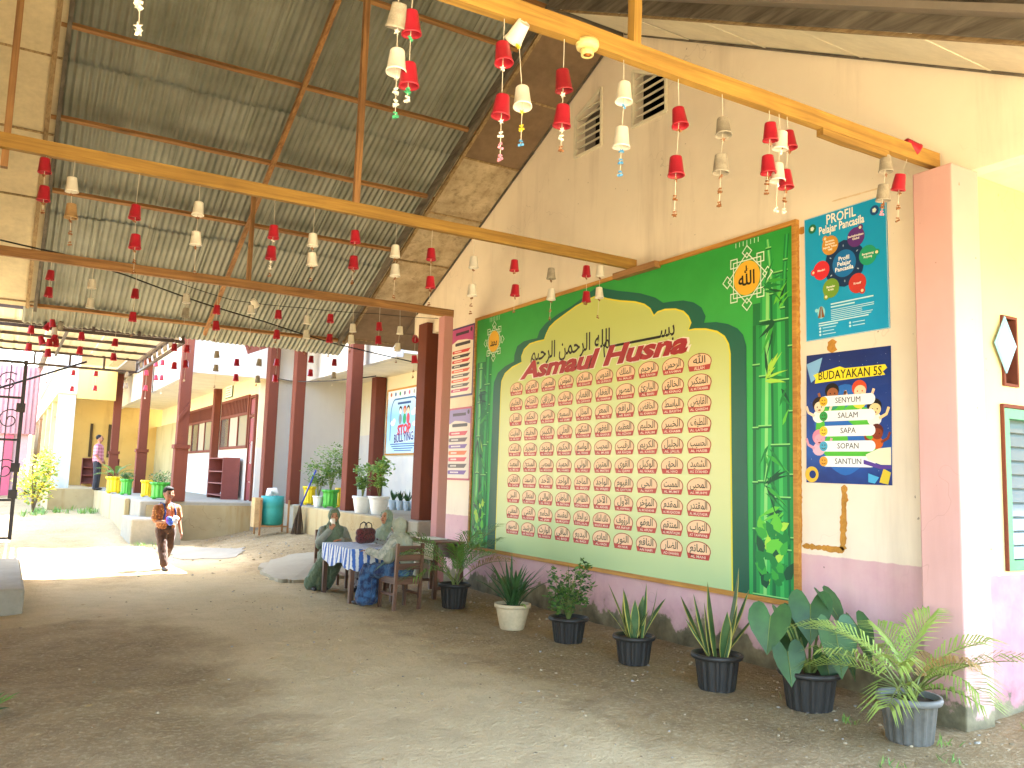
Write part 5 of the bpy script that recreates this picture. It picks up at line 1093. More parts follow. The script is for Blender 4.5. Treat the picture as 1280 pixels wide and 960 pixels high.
# ------------------------------------------------------------------ pots on the verandahs
def vpot(label, px, py, r, h, mat, kind, plant, seed, ph=.4, z=FZ, grp='pots on the near verandah edge'):
    p = at(px, py, 2, z); o = thing('flower_pot', label, 'potted plant', (p.x, p.y, z), group=grp); pot(o, r, h, mat, kind=kind); rn = random.Random(seed)
    if plant == 'shrub':
        mb = MB(); tips = []
        for i in range(9):
            a = rn.uniform(0, 6.28); q = rn.uniform(.08, .34)*ph*1.2; t = Vector((q*math.cos(a), q*math.sin(a), h+ph*rn.uniform(.55, 1.25))); mb.tube([(0, 0, h*.85), (t.x*.35, t.y*.35, h+ph*.45), t], [.009, .006, .002], 5); tips.append(t)
        mb.build('stems', lf_stem, o); mb = MB()
        for t in tips: leafcloud(mb, t, (.13*ph*2, .13*ph*2, .12*ph*2), 34, .075, rn, (0, 0, 1)); leafcloud(mb, Vector((t.x*.5, t.y*.5, h+ph*.5)), (.1, .1, .12), 18, .07, rn, (0, 1))
        mb.build('foliage', [lf_shrub, lf_bush], o)
    elif plant == 'aloe':
        for i in range(14):
            mb = MB(); strap(mb, (0, 0, 0), i*2.4, ph*rn.uniform(.7, 1.1), .02, rn.uniform(.1, .7), rn.uniform(-.1, .4), 5); mb.build('leaf', lf_dark, o).location = (0, 0, h*.85)
    elif plant == 'ball':
        mb = MB(); leafcloud(mb, (0, 0, h+ph*.25), (r*1.0, r*1.0, ph*.4), 260, .06, rn, (0, 1)); mb.build('foliage', [lf_dark, lf_bush], o)
    elif plant == 'palm':
        for i in range(10): frond(i*2.4, ph*1.3, 1.2, .2+i*.07, 12, ph*.35, rn).build('frond', [lf_palm, lf_stem], o).location = (0, 0, h*.85)
    return o
vpot('tall yellow pot standing left of the white pot on the verandah edge', 386, 631, .16, .42, m_poty, 'barrel', None, 1)
vpot('small white pot with thin shrub between yellow and green pots', 397, 634, .12, .24, m_potw, 'plain', 'shrub', 2, .62)
vpot('bright green barrel pot with flowering shrub on the verandah edge', 412, 634.5, .19, .38, m_potn, 'barrel', 'shrub', 3, .72)
vpot('yellow pot right of the green barrel pot on the verandah edge', 427, 634, .16, .42, m_poty, 'barrel', 'shrub', 4, .55)
vpot('large white pot with bushy plant beside the brown column', 452, 641.5, .19, .32, m_potw, 'plain', 'shrub', 5, .45)
vpot('large white pot with long stems, second from the brown column', 473, 643, .2, .33, m_potw, 'plain', 'shrub', 6, .55)
for i, (px, py) in enumerate(((491, 637), (500, 637.5), (509, 638.5), (518, 639), (530, 640))):
    vpot(f'small pale blue pot with spiky plant, {wlab(i)} in the row after the white pots', px, py, .1, .2, m_potbl, 'plain', 'aloe', 20+i, .26)
vpot('yellow pot with palm leaves on the wing verandah', 142, 616.5, .24, .46, m_poty, 'barrel', 'palm', 30, .45, grp='pots on the wing verandah edge')
vpot('small green pot beside the yellow palm pot on the wing verandah', 157, 618.5, .17, .42, m_potn, 'barrel', 'ball', 31, .3, grp='pots on the wing verandah edge')
vpot('bare yellow pot beside the large green pot on the wing verandah', 183, 621, .17, .42, m_poty, 'barrel', None, 32, grp='pots on the wing verandah edge')
vpot('large green pot with dark round plant behind the walking boy', 200, 624, .26, .4, m_potn, 'barrel', 'ball', 33, .4, grp='pots on the wing verandah edge')
# shrub and trees beyond the gate
sh = thing('yellow_shrub', 'yellow-green shrub growing beyond the gate', 'shrub', (.82, 29.5, gz(.82, 29.5))); rn = random.Random(8); mb = MB()
for i in range(7): a = rn.uniform(0, 6.28); mb.tube([(0, 0, 0), (.15*math.cos(a), .15*math.sin(a), .6), (.4*math.cos(a), .4*math.sin(a), 1.3)], [.03, .02, .008], 5)
mb.build('trunk', M('bark', rgb('6b5a45'), .9, .2, 8, .4), sh); mb = MB(); leafcloud(mb, (0, 0, .95), (.6, .6, .75), 700, .13, rn, (0, 0, 1)); leafcloud(mb, (.3, .2, 1.5), (.35, .35, .55), 300, .12, rn, (0, 1)); mb.build('crown', [lf_yellow, lf_shrub], sh)
for (x, y, hgt, lab) in ((-5.5, 62, 9.5, 'tall green tree rising behind the pink building'), (-9, 66, 11, 'second green tree behind the pink building, farther off')):
    t = thing('broadleaf_tree', lab, 'tree', (x, y, 0), group='trees behind the pink building'); rn = random.Random(int(y)); mb = MB(); mb.tube([(0, 0, 0), (.1, 0, hgt*.4), (.0, .1, hgt*.75)], [.3, .22, .08], 8)
    for i in range(9): a = i*2.4; mb.tube([(0, 0, hgt*(.35+.03*i)), (1.5*math.cos(a), 1.5*math.sin(a), hgt*(.5+.04*i))], [.1, .03], 6)
    mb.build('trunk', MATS['bark'], t); mb = MB()
    for i in range(26): a = rn.uniform(0, 6.28); r_ = rn.uniform(0, 2.4); leafcloud(mb, (r_*math.cos(a), r_*math.sin(a), hgt*rn.uniform(.5, 1.0)), (1.0, 1.0, .8), 130, .35, rn, (0, 1))
    mb.build('crown', [lf_bush, lf_shrub], t)
# ------------------------------------------------------------------ pebbles, rubble, weeds
def pebbles():
    rn = random.Random(77); mb = MB()
    def stone(x, y, s):
        z = gz(x, y); vs = []
        for i in range(6):
            a = i*PI/3; vs.append((x+s*math.cos(a)*rn.uniform(.7, 1.2), y+s*math.sin(a)*rn.uniform(.6, 1.1), z-s*.2))
        for i in range(6):
            a = i*PI/3+.3; vs.append((x+s*.65*math.cos(a)*rn.uniform(.6, 1.2), y+s*.65*math.sin(a)*rn.uniform(.6, 1.2), z+s*rn.uniform(.25, .55)))
        vs.append((x, y, z+s*.55)); fs = [(i, (i+1) % 6, 6+(i+1) % 6, 6+i) for i in range(6)]+[(6+i, 6+(i+1) % 6, 12) for i in range(6)]; mb.add(vs, fs, rn.choice((0, 0, 1, 2)))
    for i in range(750):
        y = rn.uniform(2.6, 12); x = rn.uniform(2.5, 5.9) if rn.random() < .8 else rn.uniform(-.5, 5); stone(x, y, rn.choice((.005, .006, .008, .01, .016)))
    for i in range(500): y = rn.uniform(13, 21); x = rn.gauss(4.6, .6) if rn.random() < .7 else rn.uniform(1.5, 5.6); stone(x, y, rn.choice((.01, .014, .018, .03)))
    for i in range(60): stone(rn.gauss(6.5, .5), rn.gauss(3.1, .25), rn.choice((.01, .02, .025)))
    for i in range(420):
        y = rn.uniform(2.6, 11.8); stone(5.8-abs(rn.gauss(0, .55)), y, rn.choice((.005, .007, .009, .012, .012, .02)))
    o = mb.build('gravel', [M('tan_stone', rgb('9d8d70'), .9, .2, 9, 0), M('grey_stone', rgb('918b7e'), .9, .2, 9, 0), M('dark_stone', rgb('7c6c50'), .9, .2, 9, 0)]); tag(o, 'scattered pebbles and rubble on the earth floor', 'gravel', kind='stuff')
    mb = MB()
    def tuft(x, y, n, L):
        for i in range(n): strap(mb, (x+rn.gauss(0, .04), y+rn.gauss(0, .04), gz(x, y)), rn.uniform(0, 6.28), L*rn.uniform(.5, 1.2), .004 if L < .15 else .01, rn.uniform(.2, .9), rn.uniform(0, .8), 3, k=rn.choice((0, 1)))
    for x, y in ((5.3, 3.4), (5.55, 3.75), (5.0, 3.2), (5.3, 4.6), (6.1, 3.3), (4.6, 3.3), (5.15, 4.0), (5.65, 2.9)): tuft(x, y, 14, .07)
    for i in range(26): tuft(rn.uniform(.4, 2.4), rn.uniform(27.5, 30.2), 12, .2)
    for i in range(7): tuft(rn.uniform(2.3, 2.9), rn.uniform(18.6, 19.3), 10, .12)
    for i in range(90):
        x = rn.uniform(-.3, 5.7); y = rn.uniform(3, 12); z = gz(x, y)+.006; a = rn.uniform(0, 6.28); L = rn.uniform(.015, .04); d = Vector((math.cos(a), math.sin(a), 0))*L; n = Vector((-d.y, d.x, 0))*.4; p = Vector((x, y, z))
        mb.add([p-d, p+n+Vector((0, 0, .006)), p+d+Vector((0, 0, .004)), p-n], [(0, 1, 2, 3)], 2)
    o = mb.build('weeds', [lf_shrub, lf_palm, lf_dry]); tag(o, 'sparse weeds and fallen leaves on the earth', 'weeds', kind='stuff')
pebbles()
# ------------------------------------------------------------------ people
def sph(mb, c, r, R=None, n=14, k=0):
    c = Vector(c); R = R or Matrix.Identity(3); r = r if isinstance(r, (tuple, list)) else (r, r, r); vs = []; fs = []; m = n//2
    vs.append(c+R@Vector((0, 0, r[2])))
    for i in range(1, m):
        th = PI*i/m
        for j in range(n): a = 2*PI*j/n; vs.append(c+R@Vector((r[0]*math.sin(th)*math.cos(a), r[1]*math.sin(th)*math.sin(a), r[2]*math.cos(th))))
    vs.append(c+R@Vector((0, 0, -r[2]))); L = len(vs)-1
    for j in range(n): fs.append((0, 1+j, 1+(j+1) % n))
    for i in range(m-2):
        a = 1+i*n; fs += [(a+j, a+n+j, a+n+(j+1) % n, a+(j+1) % n) for j in range(n)]
    a = 1+(m-2)*n; fs += [(a+j, L, a+(j+1) % n) for j in range(n)]
    return mb.add(vs, fs, k)
def cap(mb, p0, r0, p1, r1, n=12):
    p0 = Vector(p0); p1 = Vector(p1); d = (p1-p0); L = d.length; d.normalize(); pts = []; rs = []
    for i in range(5): t = -PI/2+PI/2*i/4; pts.append(p0+d*math.sin(t)*r0); rs.append(max(.0005, math.cos(t)*r0))
    for i in range(5): t = PI/2*i/4; pts.append(p1+d*math.sin(t)*r1); rs.append(max(.0005, math.cos(t)*r1))
    return mb.tube(pts, rs, n)
def fuse(mb, name, mat, par, voxel=.009, smooth=4, disp=None):
    """weld overlapping volumes into one continuous skin"""
    o = mb.build(name+'_raw', mat); m = o.modifiers.new('r', 'REMESH'); m.mode = 'VOXEL'; m.voxel_size = voxel; s = o.modifiers.new('s', 'SMOOTH'); s.iterations = smooth; s.factor = .5
    if disp:
        tx = bpy.data.textures.new(name, 'CLOUDS'); tx.noise_scale = disp[1]; dm = o.modifiers.new('d', 'DISPLACE'); dm.texture = tx; dm.strength = disp[0]; dm.mid_level = .5
    dg = bpy.context.evaluated_depsgraph_get(); me = bpy.data.meshes.new_from_object(o.evaluated_get(dg)); bpy.data.objects.remove(o)
    me.name = name; me.polygons.foreach_set('use_smooth', [True]*len(me.polygons)); me.materials.clear(); me.materials.append(mat); return put(name, me, par)
def skinm(name, h):
    b = NB(name); b.color(rgb(h)); b.rough(.55); b.b.inputs['Subsurface Weight'].default_value = .08; b.b.inputs['Subsurface Scale'].default_value = .02; return b.m
sk1 = skinm('brown_skin', '94644a'); sk2 = skinm('tan_skin', 'b07a5a')
m_hair = M('black_hair', rgb('120d0b'), .85, .2, 20, .3, 80); m_eye = M('dark_eye', rgb('120d0b'), .2, .05, 5, 0); m_lip = M('lip', rgb('7a3a34'), .5, .05, 5, 0)
def cloth(name, h, h2, scale=14, rough=.85, kind='noise', stretch=(1, 1, 1)):
    if name in MATS: return MATS[name]
    b = NB(name); v = b.coord(stretch, rnd=False)
    if kind == 'voro':
        t = b.n('ShaderNodeTexVoronoi'); t.inputs['Scale'].default_value = scale; b.l(v, t.inputs['Vector']); f = b.ramp(t.outputs['Distance'], .28, .42)
    elif kind == 'check':
        s = b.sep(v); f = b.math('MULTIPLY', b.math('ADD', b.ramp(b.math('SINE', b.math('MULTIPLY', s[0], scale)), -.3, .3), b.ramp(b.math('SINE', b.math('MULTIPLY', s[2], scale)), -.3, .3)), .5)
    elif kind == 'stripe':
        s = b.sep(v); f = b.ramp(b.math('SINE', b.math('ADD', b.math('MULTIPLY', b.math('ADD', s[0], s[1]), scale), b.math('MULTIPLY', b.noise(v, 30, 3), 2.0))), -.25, .25)
    else: f = b.ramp(b.noise(v, scale, 4), .42, .58)
    b.color(b.mix(f, rgb(h), rgb(h2))); b.rough(rough); b.b.inputs['Sheen Weight'].default_value = .15
    b.bump(b.math('ADD', b.noise(b.coord((14, 14, 2.2), rnd=False), 1.0, 3, .5, 1.2), b.math('MULTIPLY', b.noise(v, 40, 3), .15)), .8, .03); return b.m
def hand(mb, wrist, d, palm_n, s=1.0, curl=.6, thumb=1):
    """palm, four fingers of unequal length and a side thumb; d = pointing direction, palm_n = palm side"""
    w = Vector(wrist); d = Vector(d).normalized(); n = Vector(palm_n); n = (n-d*n.dot(d)).normalized(); sd = d.cross(n)
    sph(mb, w+d*.042*s, (.036*s, .014*s, .046*s), Matrix((sd, n, d)).transposed(), 10)
    for i, (o, L) in enumerate(((-.026, .058), (-.009, .068), (.009, .064), (.026, .05))):
        a = w+sd*o*s+d*.075*s; b_ = a+(d*math.cos(curl*.5)+n*math.sin(curl*.5))*L*.5*s; c = b_+(d*math.cos(curl*1.4)+n*math.sin(curl*1.4))*L*.5*s; cap(mb, a-d*.02*s, .0088*s, b_, .0082*s, 7); cap(mb, b_, .0082*s, c, .007*s, 7)
    a = w+sd*thumb*-.03*s+d*.02*s; b_ = a+(sd*thumb*-.7+d*.7+n*.3).normalized()*.035*s; c = b_+(sd*thumb*-.2+d*.8+n*.5).normalized()*.028*s; cap(mb, a, .012*s, b_, .0105*s, 7); cap(mb, b_, .0105*s, c, .0085*s, 7)
def head(mb, c, s=1.0, R=None, ears=True):
    c = Vector(c); R = R or Matrix.Identity(3)
    sph(mb, c, (.076*s, .094*s, .105*s), R, 18); sph(mb, c+R@Vector((0, .03, -.05))*s, (.055*s, .06*s, .062*s), R, 14)
    cap(mb, c+R@Vector((0, .088, .012))*s, .009*s, c+R@Vector((0, .104, -.022))*s, .0145*s, 8)
    for x in (-1, 1):
        if ears: sph(mb, c+R@Vector((x*.078, -.008, -.008))*s, (.013*s, .02*s, .032*s), R, 8)
        sph(mb, c+R@Vector((x*.04, .07, -.03))*s, (.026*s, .02*s, .024*s), R, 8)
def face(par, c, s=1.0, R=None, brow=True):
    c = Vector(c); R = R or Matrix.Identity(3)
    for x in (-1, 1):
        mb = MB(); sph(mb, c+R@Vector((x*.031, .083, .006))*s, (.0125*s, .008*s, .0075*s), R, 10); mb.build('eye', m_eye, par, smooth=True)
        if brow: mb = MB(); cap(mb, c+R@Vector((x*.018, .092, .026))*s, .0035*s, c+R@Vector((x*.046, .078, .027))*s, .003*s, 6); mb.build('eyebrow', m_hair, par, smooth=True)
    mb = MB(); cap(mb, c+R@Vector((-.02, .085, -.055))*s, .0055*s, c+R@Vector((.02, .085, -.055))*s, .0055*s, 6); mb.build('mouth', m_lip, par, smooth=True)
# local frame of a person: +Y is forward, +X is the person's right
# ---- the walking boy
bz = gz(2.3, 14.65)
boy = thing('person', 'child in orange batik shirt and brown trousers walking with a bright parcel', 'person', (2.3, 14.65, bz), PI+.28)
bc = (0, .015, 1.2)
mb = MB(); head(mb, bc, .98); cap(mb, (0, -.005, 1.02), .042, (0, .005, 1.12), .04); cap(mb, (-.12, 0, .99), .05, (.12, 0, .99), .05); cap(mb, (0, 0, .92), .11, (0, 0, .72), .1); cap(mb, (0, 0, .72), .1, (0, 0, .64), .105)
for x, ky, ay, az_ in ((.075, .1, .2, .075), (-.075, -.01, -.2, .12)):
    cap(mb, (x, 0, .64), .07, (x, ky, .36), .05); cap(mb, (x, ky, .36), .048, (x, ay, az_), .032); cap(mb, (x, ay, az_), .035, (x, ay+.1, az_-.045), .03)
ra = ((.165, 0, .97), (.2, .03, .77), (.1, .2, .76)); la = ((-.165, 0, .97), (-.225, -.05, .78), (-.24, .03, .58))
for a in (ra, la): cap(mb, a[0], .042, a[1], .034); cap(mb, a[1], .033, a[2], .024)
hand(mb, ra[2], (-.5, .8, .1), (-.6, -.3, .5), .82, .9, -1); hand(mb, la[2], (-.05, .25, -1), (.9, .1, 0), .82, .5, 1)
body = fuse(mb, 'body', sk1, boy, .0075, 3); face(boy, bc, .98)
mb = MB(); sph(mb, (0, -.012, 1.232), (.083, .096, .092), None, 18); sph(mb, (0, .055, 1.275), (.06, .045, .035)); fuse(mb, 'hair', m_hair, boy, .008, 3, (.008, .03))
m_batik = cloth('orange_batik', 'c88748', '8a5228', 30, kind='voro')
mb = MB(); cap(mb, (-.1, 0, .97), .075, (.1, 0, .97), .075); cap(mb, (-.045, .0, .95), .105, (-.045, .0, .68), .115); cap(mb, (.045, 0, .95), .105, (.045, 0, .68), .115)
for a in (ra, la): p = Vector(a[0]).lerp(Vector(a[1]), .75); cap(mb, a[0], .062, p, .066)
fuse(mb, 'shirt', m_batik, boy, .011, 4, (.014, .07))
m_trs = cloth('brown_trousers', '4a2c1c', '3a2115', 20)
mb = MB(); cap(mb, (-.04, 0, .66), .115, (.04, 0, .66), .115)
for x, ky, ay, az_ in ((.078, .1, .2, .11), (-.078, -.01, -.18, .15)): cap(mb, (x, 0, .62), .092, (x, ky, .36), .073); cap(mb, (x, ky, .36), .073, (x, ay, az_), .068)
fuse(mb, 'trousers', m_trs, boy, .011, 4, (.014, .06)); MB().lathe([(.118, .66), (.122, .67), (.122, .69), (.118, .70)], 24, caps=False).build('belt', M('black_leather', rgb('1b1716'), .5, .1, 9, 0), boy)
for x, ay, az_, rx in ((.078, .24, .035, .0), (-.078, -.14, .085, -.55)):
    mb = MB(); R_ = Matrix.Rotation(rx, 3, 'X'); sph(mb, (x, ay, az_), (.045, .105, .038), R_, 14); sph(mb, (x, ay-.05, az_+.03), (.038, .045, .04), R_, 10); fuse(mb, 'shoe', M('worn_shoe', rgb('3a3230'), .5, .2, 9, .1), boy, .008, 2)
mbl = P('2a3f6e', .8, 'navy_strap')
for x in (-1, 1):
    MB().tube([(x*.075, -.12, .72), (x*.09, -.125, .9), (x*.085, -.06, 1.05), (x*.08, .06, 1.03), (x*.085, .125, .9), (x*.1, .09, .74), (x*.1, -.05, .7)], .016, 6).build('backpack_strap', mbl, boy, smooth=True)
mb = MB(); sph(mb, (0, -.19, .86), (.13, .085, .19)); bkp = fuse(mb, 'backpack', mbl, boy, .012, 3)
pc_ = boy.matrix_basis@Vector((.03, .27, .79))
pc = thing('parcel', 'bright purple, white and red snack bundle held by the walking child', 'parcel', pc_, boy.rotation_euler.z)
for i in range(9):
    mb = MB(); a = i*2.4; sph(mb, (math.cos(a)*.055, math.sin(a)*.035, .03*math.sin(i*1.7)), (.05, .035, .06), Euler((i, i*.7, 0)).to_matrix(), 8); mb.build('packet', P(['7a4ac0', 'e8e4ea', 'c23a5a', '4a6ad0', 'e0a040'][i % 5]), pc, smooth=True)

# ---- the seated women
def woman(label, loc, rz, gown, veil, sleeve, skin, arms, hd=(0, .03, 1.14), hrot=(0, 0, 0), foot=(.0, .42), lap=.42, hem=None, shoe='2a2628', veil_long=True):
    o = thing('person', label, 'person', loc, rz); o.scale = (.88, .88, .87); Rh = Euler(hrot).to_matrix(); mb = MB(); head(mb, hd, 1.0, Rh, False); H = Vector(hd)
    cap(mb, (0, 0, .98), .05, H-Vector((0, .02, .08)), .045); cap(mb, (-.14, 0, .93), .06, (.14, 0, .93), .06); cap(mb, (0, 0, .85), .13, (0, 0, .55), .14); cap(mb, (-.06, 0, .5), .14, (.06, 0, .5), .14)
    for x in (-1, 1):
        cap(mb, (x*.1, .02, .5), .085, (x*.11+foot[0]*.3, lap, .5), .065); cap(mb, (x*.11+foot[0]*.3, lap, .5), .06, (x*.09+foot[0], foot[1], .09), .04); cap(mb, (x*.09+foot[0], foot[1], .05), .035, (x*.09+foot[0], foot[1]+.12, .035), .03)
    for sh, el, wr, hdir, pn, cu, th in arms: cap(mb, sh, .05, el, .04); cap(mb, el, .04, wr, .028); hand(mb, wr, hdir, pn, .95, cu, th)
    fuse(mb, 'body', skin, o, .009, 3); face(o, hd, 1.0, Rh)
    mb = MB(); cap(mb, (0, 0, .88), .16, (0, -.01, .56), .18); cap(mb, (-.06, -.02, .5), .17, (.06, -.02, .5), .17)
    for x in (-1, 1):
        cap(mb, (x*.1, .02, .5), .115, (x*.11+foot[0]*.3, lap, .5), .095); cap(mb, (x*.11+foot[0]*.3, lap+.01, .5), .095, (x*.12+foot[0], foot[1]-.02, .12), .115)
    cap(mb, (-.06+foot[0]*.3, lap, .47), .09, (.06+foot[0]*.3, lap, .47), .09); cap(mb, (foot[0]*.4, lap, .45), .11, (foot[0], foot[1]-.02, .12), .13)
    g = fuse(mb, 'gown', gown, o, .012, 3, (.045, .075))
    mb = MB()
    for sh, el, wr, *_ in arms: e2 = Vector(el).lerp(Vector(wr), .88); cap(mb, sh, .075, el, .066); cap(mb, el, .064, e2, .056)
    fuse(mb, 'sleeves', sleeve, o, .012, 4, (.016, .06))
    mb = MB(); B = H+Rh@Vector((0, -.022, .012)); sph(mb, B, (.098, .103, .125), Rh, 18); cap(mb, H+Vector((0, -.02, -.1)), .085, (0, -.01, .93), .15)
    cap(mb, (-.11, -.01, .9), .11, (.11, -.01, .9), .11); cap(mb, (0, .03, .9), .15, (0, .05, .70 if veil_long else .8), .165); cap(mb, (0, -.05, .9), .14, (0, -.07, .64), .15)
    if veil_long:
        for x in (-1, 1): cap(mb, (x*.13, 0, .88), .09, (x*.2, .05, .7), .085)
    # rim round the face
    for i in range(14):
        a = 2*PI*i/14; p = H+Rh@Vector((.073*math.sin(a), .062-.02*abs(math.cos(a)), .005+.098*math.cos(a))); sph(mb, p, .018, None, 8)
    fuse(mb, 'headscarf', veil, o, .008, 3, (.022, .06))
    for x in (-1, 1): mb = MB(); sph(mb, (x*.09+foot[0], foot[1]+.08, .04), (.042, .11, .036)); mb.build('shoe', M('shoe_'+shoe, rgb(shoe), .5, .15, 9, 0), o, smooth=True)
    return o
vgreen = cloth('sage_veil', '5f6f58', '6b7a62', 4); vpale = cloth('pale_grey_green_veil', '8d9280', '9a9e8c', 4); vmint = cloth('mint_veil', '7d8c7a', '8b9984', 4)
gsage = cloth('sage_gown', '536349', '5f6e55', 5); gbat = cloth('blue_batik_gown', '355a80', '1a2648', 9); gdark = cloth('dark_batik_gown', '3a2c34', '8f8a8c', 16, kind='voro'); sgrey = cloth('grey_sleeve', '7a7f74', '8a8e82', 7); sbat = cloth('dark_print_sleeve', '4a3238', '9aa0a0', 20, kind='voro')
W1 = (4.14, 11.95, 0); W2 = (4.74, 11.4, 0); W3 = (4.3, 9.9, 0)
woman('woman in sage green headscarf drinking from a white cup at the table end', W1, PI-.12, gsage, vgreen, sgrey, sk2,
      [((.17, 0, .92), (.25, .16, .74), (.1, .26, .95), (-.45, .3, .8), (-.4, -.9, 0), 1.1, -1), ((-.17, 0, .92), (-.24, .14, .72), (-.06, .34, .79), (.9, .3, 0), (0, -.2, -1), .5, 1)], hd=(0, .03, 1.16), hrot=(-.05, 0, -.1), foot=(.26, .36), lap=.36)
woman('woman in mint headscarf and dark print blouse behind the patterned bag', W2, PI/2+.35, gdark, vmint, sbat, sk2,
      [((.17, 0, .92), (.25, .12, .73), (.12, .36, .8), (-.6, .8, 0), (0, .0, -1), .6, -1), ((-.17, 0, .92), (-.22, .16, .73), (-.04, .36, .84), (.7, .7, .1), (0, -.2, -1), .6, 1)], hd=(0, .02, 1.17), hrot=(.12, 0, .15), foot=(0, .4), lap=.38)
woman('woman in pale headscarf seen from behind on the wooden chair', W3, .62, gbat, vpale, cloth('pale_print_sleeve', 'b3b0a0', '8d9488', 18), sk1,
      [((.17, 0, .92), (.22, .12, .72), (.12, .33, .74), (-.3, .9, 0), (0, 0, -1), .5, -1), ((-.17, 0, .92), (-.25, .14, .73), (-.2, .4, .78), (.1, 1, 0), (0, 0, -1), .4, 1)], hd=(0, .035, 1.13), hrot=(-.1, 0, .1), foot=(-.08, .46), lap=.42)
# ---- the man far off
pm = at(115, 612, 2, FZ); man = thing('person', 'man in pink checked shirt and black trousers standing on the far verandah', 'person', (pm.x+.05, pm.y-.5, FZ), -PI/2-.3)
mb = MB(); hm = (0, .02, 1.6); head(mb, hm, 1.0); cap(mb, (0, 0, 1.4), .05, (0, .01, 1.5), .048); cap(mb, (-.16, 0, 1.36), .06, (.16, 0, 1.36), .06); cap(mb, (0, 0, 1.28), .14, (0, 0, .95), .13)
for x in (-1, 1):
    cap(mb, (x*.09, 0, .88), .085, (x*.1, .02, .48), .06); cap(mb, (x*.1, .02, .48), .058, (x*.1, 0, .08), .04); cap(mb, (x*.2, 0, 1.36), .05, (x*.24, -.02, 1.1), .042); cap(mb, (x*.24, -.02, 1.1), .04, (x*.2, .12, .92), .03); hand(mb, (x*.2, .12, .92), (0, .4, -.9), (-x, 0, 0), 1, .5, x)
fuse(mb, 'body', sk1, man, .011, 3); face(man, hm)
mb = MB(); sph(mb, (0, -.015, 1.635), (.084, .098, .09)); fuse(mb, 'hair', m_hair, man, .01, 2)
mb = MB(); cap(mb, (-.13, 0, 1.35), .085, (.13, 0, 1.35), .085); cap(mb, (-.05, 0, 1.3), .14, (-.05, .01, .93), .15); cap(mb, (.05, 0, 1.3), .14, (.05, .01, .93), .15)
for x in (-1, 1): cap(mb, (x*.2, 0, 1.36), .075, (x*.24, -.02, 1.12), .072)
fuse(mb, 'shirt', cloth('pink_check', 'c98a96', '8f4a5c', 60, kind='check'), man, .014, 4, (.015, .08)); mb = MB(); cap(mb, (-.05, 0, .92), .13, (.05, 0, .92), .13)
for x in (-1, 1): cap(mb, (x*.09, 0, .86), .11, (x*.1, .02, .48), .085); cap(mb, (x*.1, .02, .48), .085, (x*.1, 0, .07), .075)
fuse(mb, 'trousers', cloth('black_trousers', '1d1c22', '26252b', 10), man, .014, 4, (.012, .07))
for x in (-1, 1): mb = MB(); sph(mb, (x*.1, .05, .04), (.05, .13, .045)); mb.build('shoe', MATS['black_leather'], man, smooth=True)

# ------------------------------------------------------------------ table, chairs, desk and what lies on them
m_furn = {a: wood('school_wood_'+'xyz'[a], rgb('74503a'), rgb('4a3020'), a, .55) for a in (0, 1, 2)}
TX0, TX1, TY0, TY1, TZ = 3.84, 4.46, 10.35, 11.45, .67
tb_ = thing('table', 'wooden table under a blue and white striped cloth', 'table', (TX0, TY0, 0))
MB().b2((TX0, TY0, TZ-.03), (TX1, TY1, TZ)).build('tabletop', m_furn[1], tb_, world=True)
for x in (TX0+.03, TX1-.03):
    for y in (TY0+.03, TY1-.03): MB().beam((x, y, 0), (x, y, TZ-.031), .055, .055, up=(0, 1, 0)).build('leg', m_furn[2], tb_, world=True)
for x in (TX0+.03, TX1-.03): MB().b2((x-.012, TY0+.06, TZ-.13), (x+.012, TY1-.06, TZ-.032)).build('apron', m_furn[1], tb_, world=True)
def drape():
    mb = MB(); o = .012; x0, x1, y0, y1 = TX0-o, TX1+o, TY0-o, TY1+o; z = TZ+.006; n = 14; per = []
    def side(a, b, nrm):
        for i in range(n): t = i/n; per.append((Vector(a).lerp(Vector(b), t), Vector(nrm), t))
    side((x0, y0, 0), (x1, y0, 0), (0, -1, 0)); side((x1, y0, 0), (x1, y1, 0), (1, 0, 0)); side((x1, y1, 0), (x0, y1, 0), (0, 1, 0)); side((x0, y1, 0), (x0, y0, 0), (-1, 0, 0))
    rows = 6; N = len(per); vs = []
    for r in range(rows+1):
        for i, (p, nr, t) in enumerate(per):
            dp = .24+.04*math.sin(i*.7); f = r/rows; w = .016*math.sin(i*1.9)*f+.012*f; vs.append((p.x+nr.x*w, p.y+nr.y*w, z-dp*f if r else z))
    fs = [tuple(range(N))]+[(r*N+i, (r+1)*N+i, (r+1)*N+(i+1) % N, r*N+(i+1) % N) for r in range(rows) for i in range(N)]
    return mb.add(vs, fs)
tc_ = drape().build('tablecloth', cloth('blue_white_stripe', 'dfe3e6', '3d68b8', 62, kind='stripe'), loc=(TX0, TY0, TZ)); tag(tc_, 'blue and white striped cloth draped over the table', 'tablecloth')
bag = thing('handbag', 'dark red and black patterned bag standing on the striped tablecloth', 'bag', (4.27, 11.0, TZ+.01), .5); bag.scale = (.85, .85, .8)
mb = MB(); cap(mb, (-.11, 0, .1), .09, (.11, 0, .1), .09); cap(mb, (-.13, 0, .2), .075, (.13, 0, .2), .075); fuse(mb, 'bag_body', cloth('red_black_batik', '1a1113', '5c2529', 26, kind='voro'), bag, .01, 4)
for y in (-.05, .05): MB().tube([(-.09, y, .26), (-.07, y, .34), (.0, y, .37), (.07, y, .34), (.09, y, .26)], .009, 6).build('handle', M('black_leather', (0, 0, 0)), bag, smooth=True)
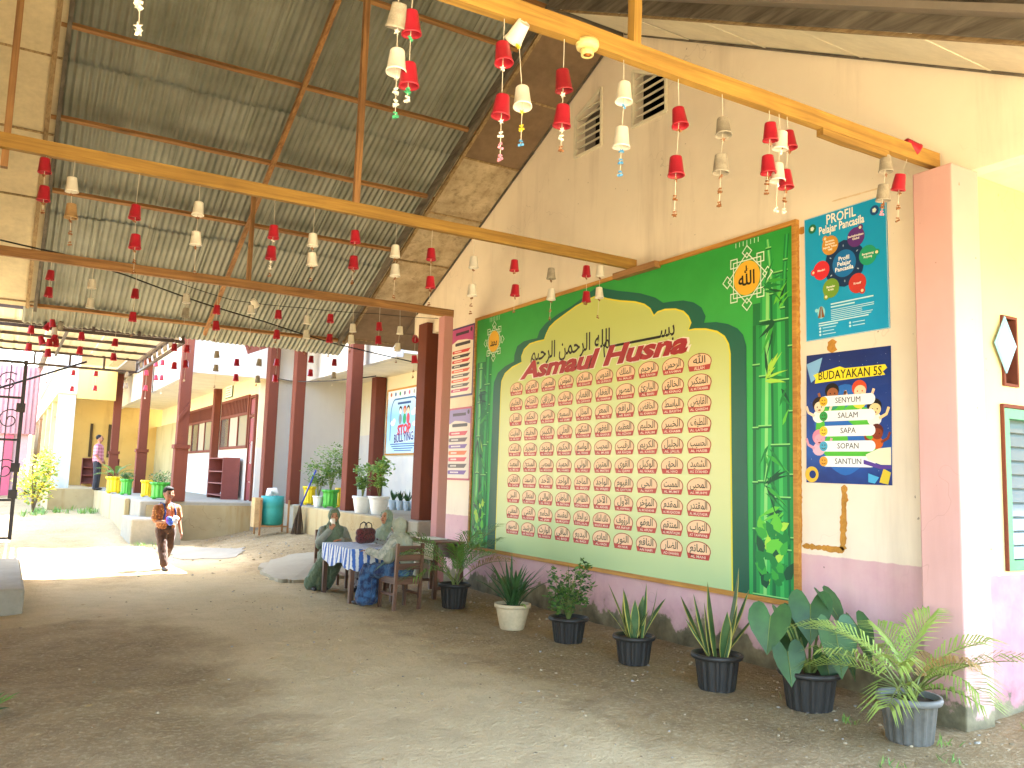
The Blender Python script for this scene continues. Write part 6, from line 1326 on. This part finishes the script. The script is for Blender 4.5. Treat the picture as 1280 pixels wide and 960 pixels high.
def chair(label, loc, rz):
    c = thing('chair', label, 'chair', loc, rz); c.scale = (.9, .9, .87)
    for x in (-.19, .19):
        MB().beam((x, -.2, 0), (x, -.24, .92), .04, .045, up=(0, 1, 0)).build('leg', m_furn[2], c); MB().beam((x, .2, 0), (x, .2, .43), .04, .04, up=(0, 1, 0)).build('leg', m_furn[2], c); MB().b2((x-.012, -.18, .2), (x+.012, .18, .235)).build('stretcher', m_furn[1], c); MB().b2((x-.012, -.18, .36), (x+.012, .18, .428)).build('apron', m_furn[1], c)
    MB().b2((-.2, -.21, .43), (.2, .22, .45)).build('seat', m_furn[0], c); MB().b2((-.168, -.222, .355), (.168, -.198, .428)).build('apron', m_furn[0], c); MB().b2((-.168, .188, .36), (.168, .21, .428)).build('apron', m_furn[0], c)
    for z in (.56, .68, .80): MB().b2((-.168, -.242, z), (.168, -.222, z+.085)).build('back_slat', m_furn[0], c)
    return c
chair('wooden school chair with slatted back seen from behind', (4.29, 9.82, 0), .1)
chair('wooden chair under the woman in sage green', W1, PI); chair('wooden chair under the woman in the mint headscarf', (W2[0]+.03, W2[1], 0), PI/2+.35)
cpv = Matrix.Rotation(PI-.12, 3, 'Z')@Vector((.05*.88, .2*.88, 1.07*.87))+Vector(W1)
cw = thing('drinking_cup', 'white cup raised to the mouth of the woman in sage green', 'cup', cpv)
Rt = Matrix.Rotation(.9, 3, Matrix.Rotation(PI-.12, 3, 'Z')@Vector((1, 0, 0)))
MB().lathe([(.026, -.04), (.038, .04), (.035, .04), (.024, -.034), (.001, -.034)], 20, R=Rt).build('cup_body', m_wht, cw, smooth=True)
dk = thing('desk', 'brown wooden school desk behind the chair and the potted palm', 'desk', (5.0, 10.35, 0))
MB().b2((0, 0, .72), (.45, 1.0, .75)).build('desktop', m_furn[1], dk)
for x in (.03, .42):
    for y in (.03, .97): MB().beam((x, y, 0), (x, y, .719), .05, .05, up=(0, 1, 0)).build('leg', m_furn[2], dk)
MB().b2((.02, .06, .5), (.04, .94, .718)).build('modesty_panel', m_soffit2, dk); MB().b2((.41, .06, .5), (.43, .94, .718)).build('modesty_panel', m_furn[1], dk)
for y in (.03, .97): MB().b2((.055, y-.015, .12), (.395, y+.015, .16)).build('stretcher', m_furn[0], dk)
o = MB().b2((0, 0, 0), (.3, .4, .012)).build('paper_stack', P('e2e0d6', .9, 'paper_white'), loc=(0, 0, 0)); o.location = (5.08, 10.75, .751); tag(o, 'stack of white papers on the brown desk', 'papers')
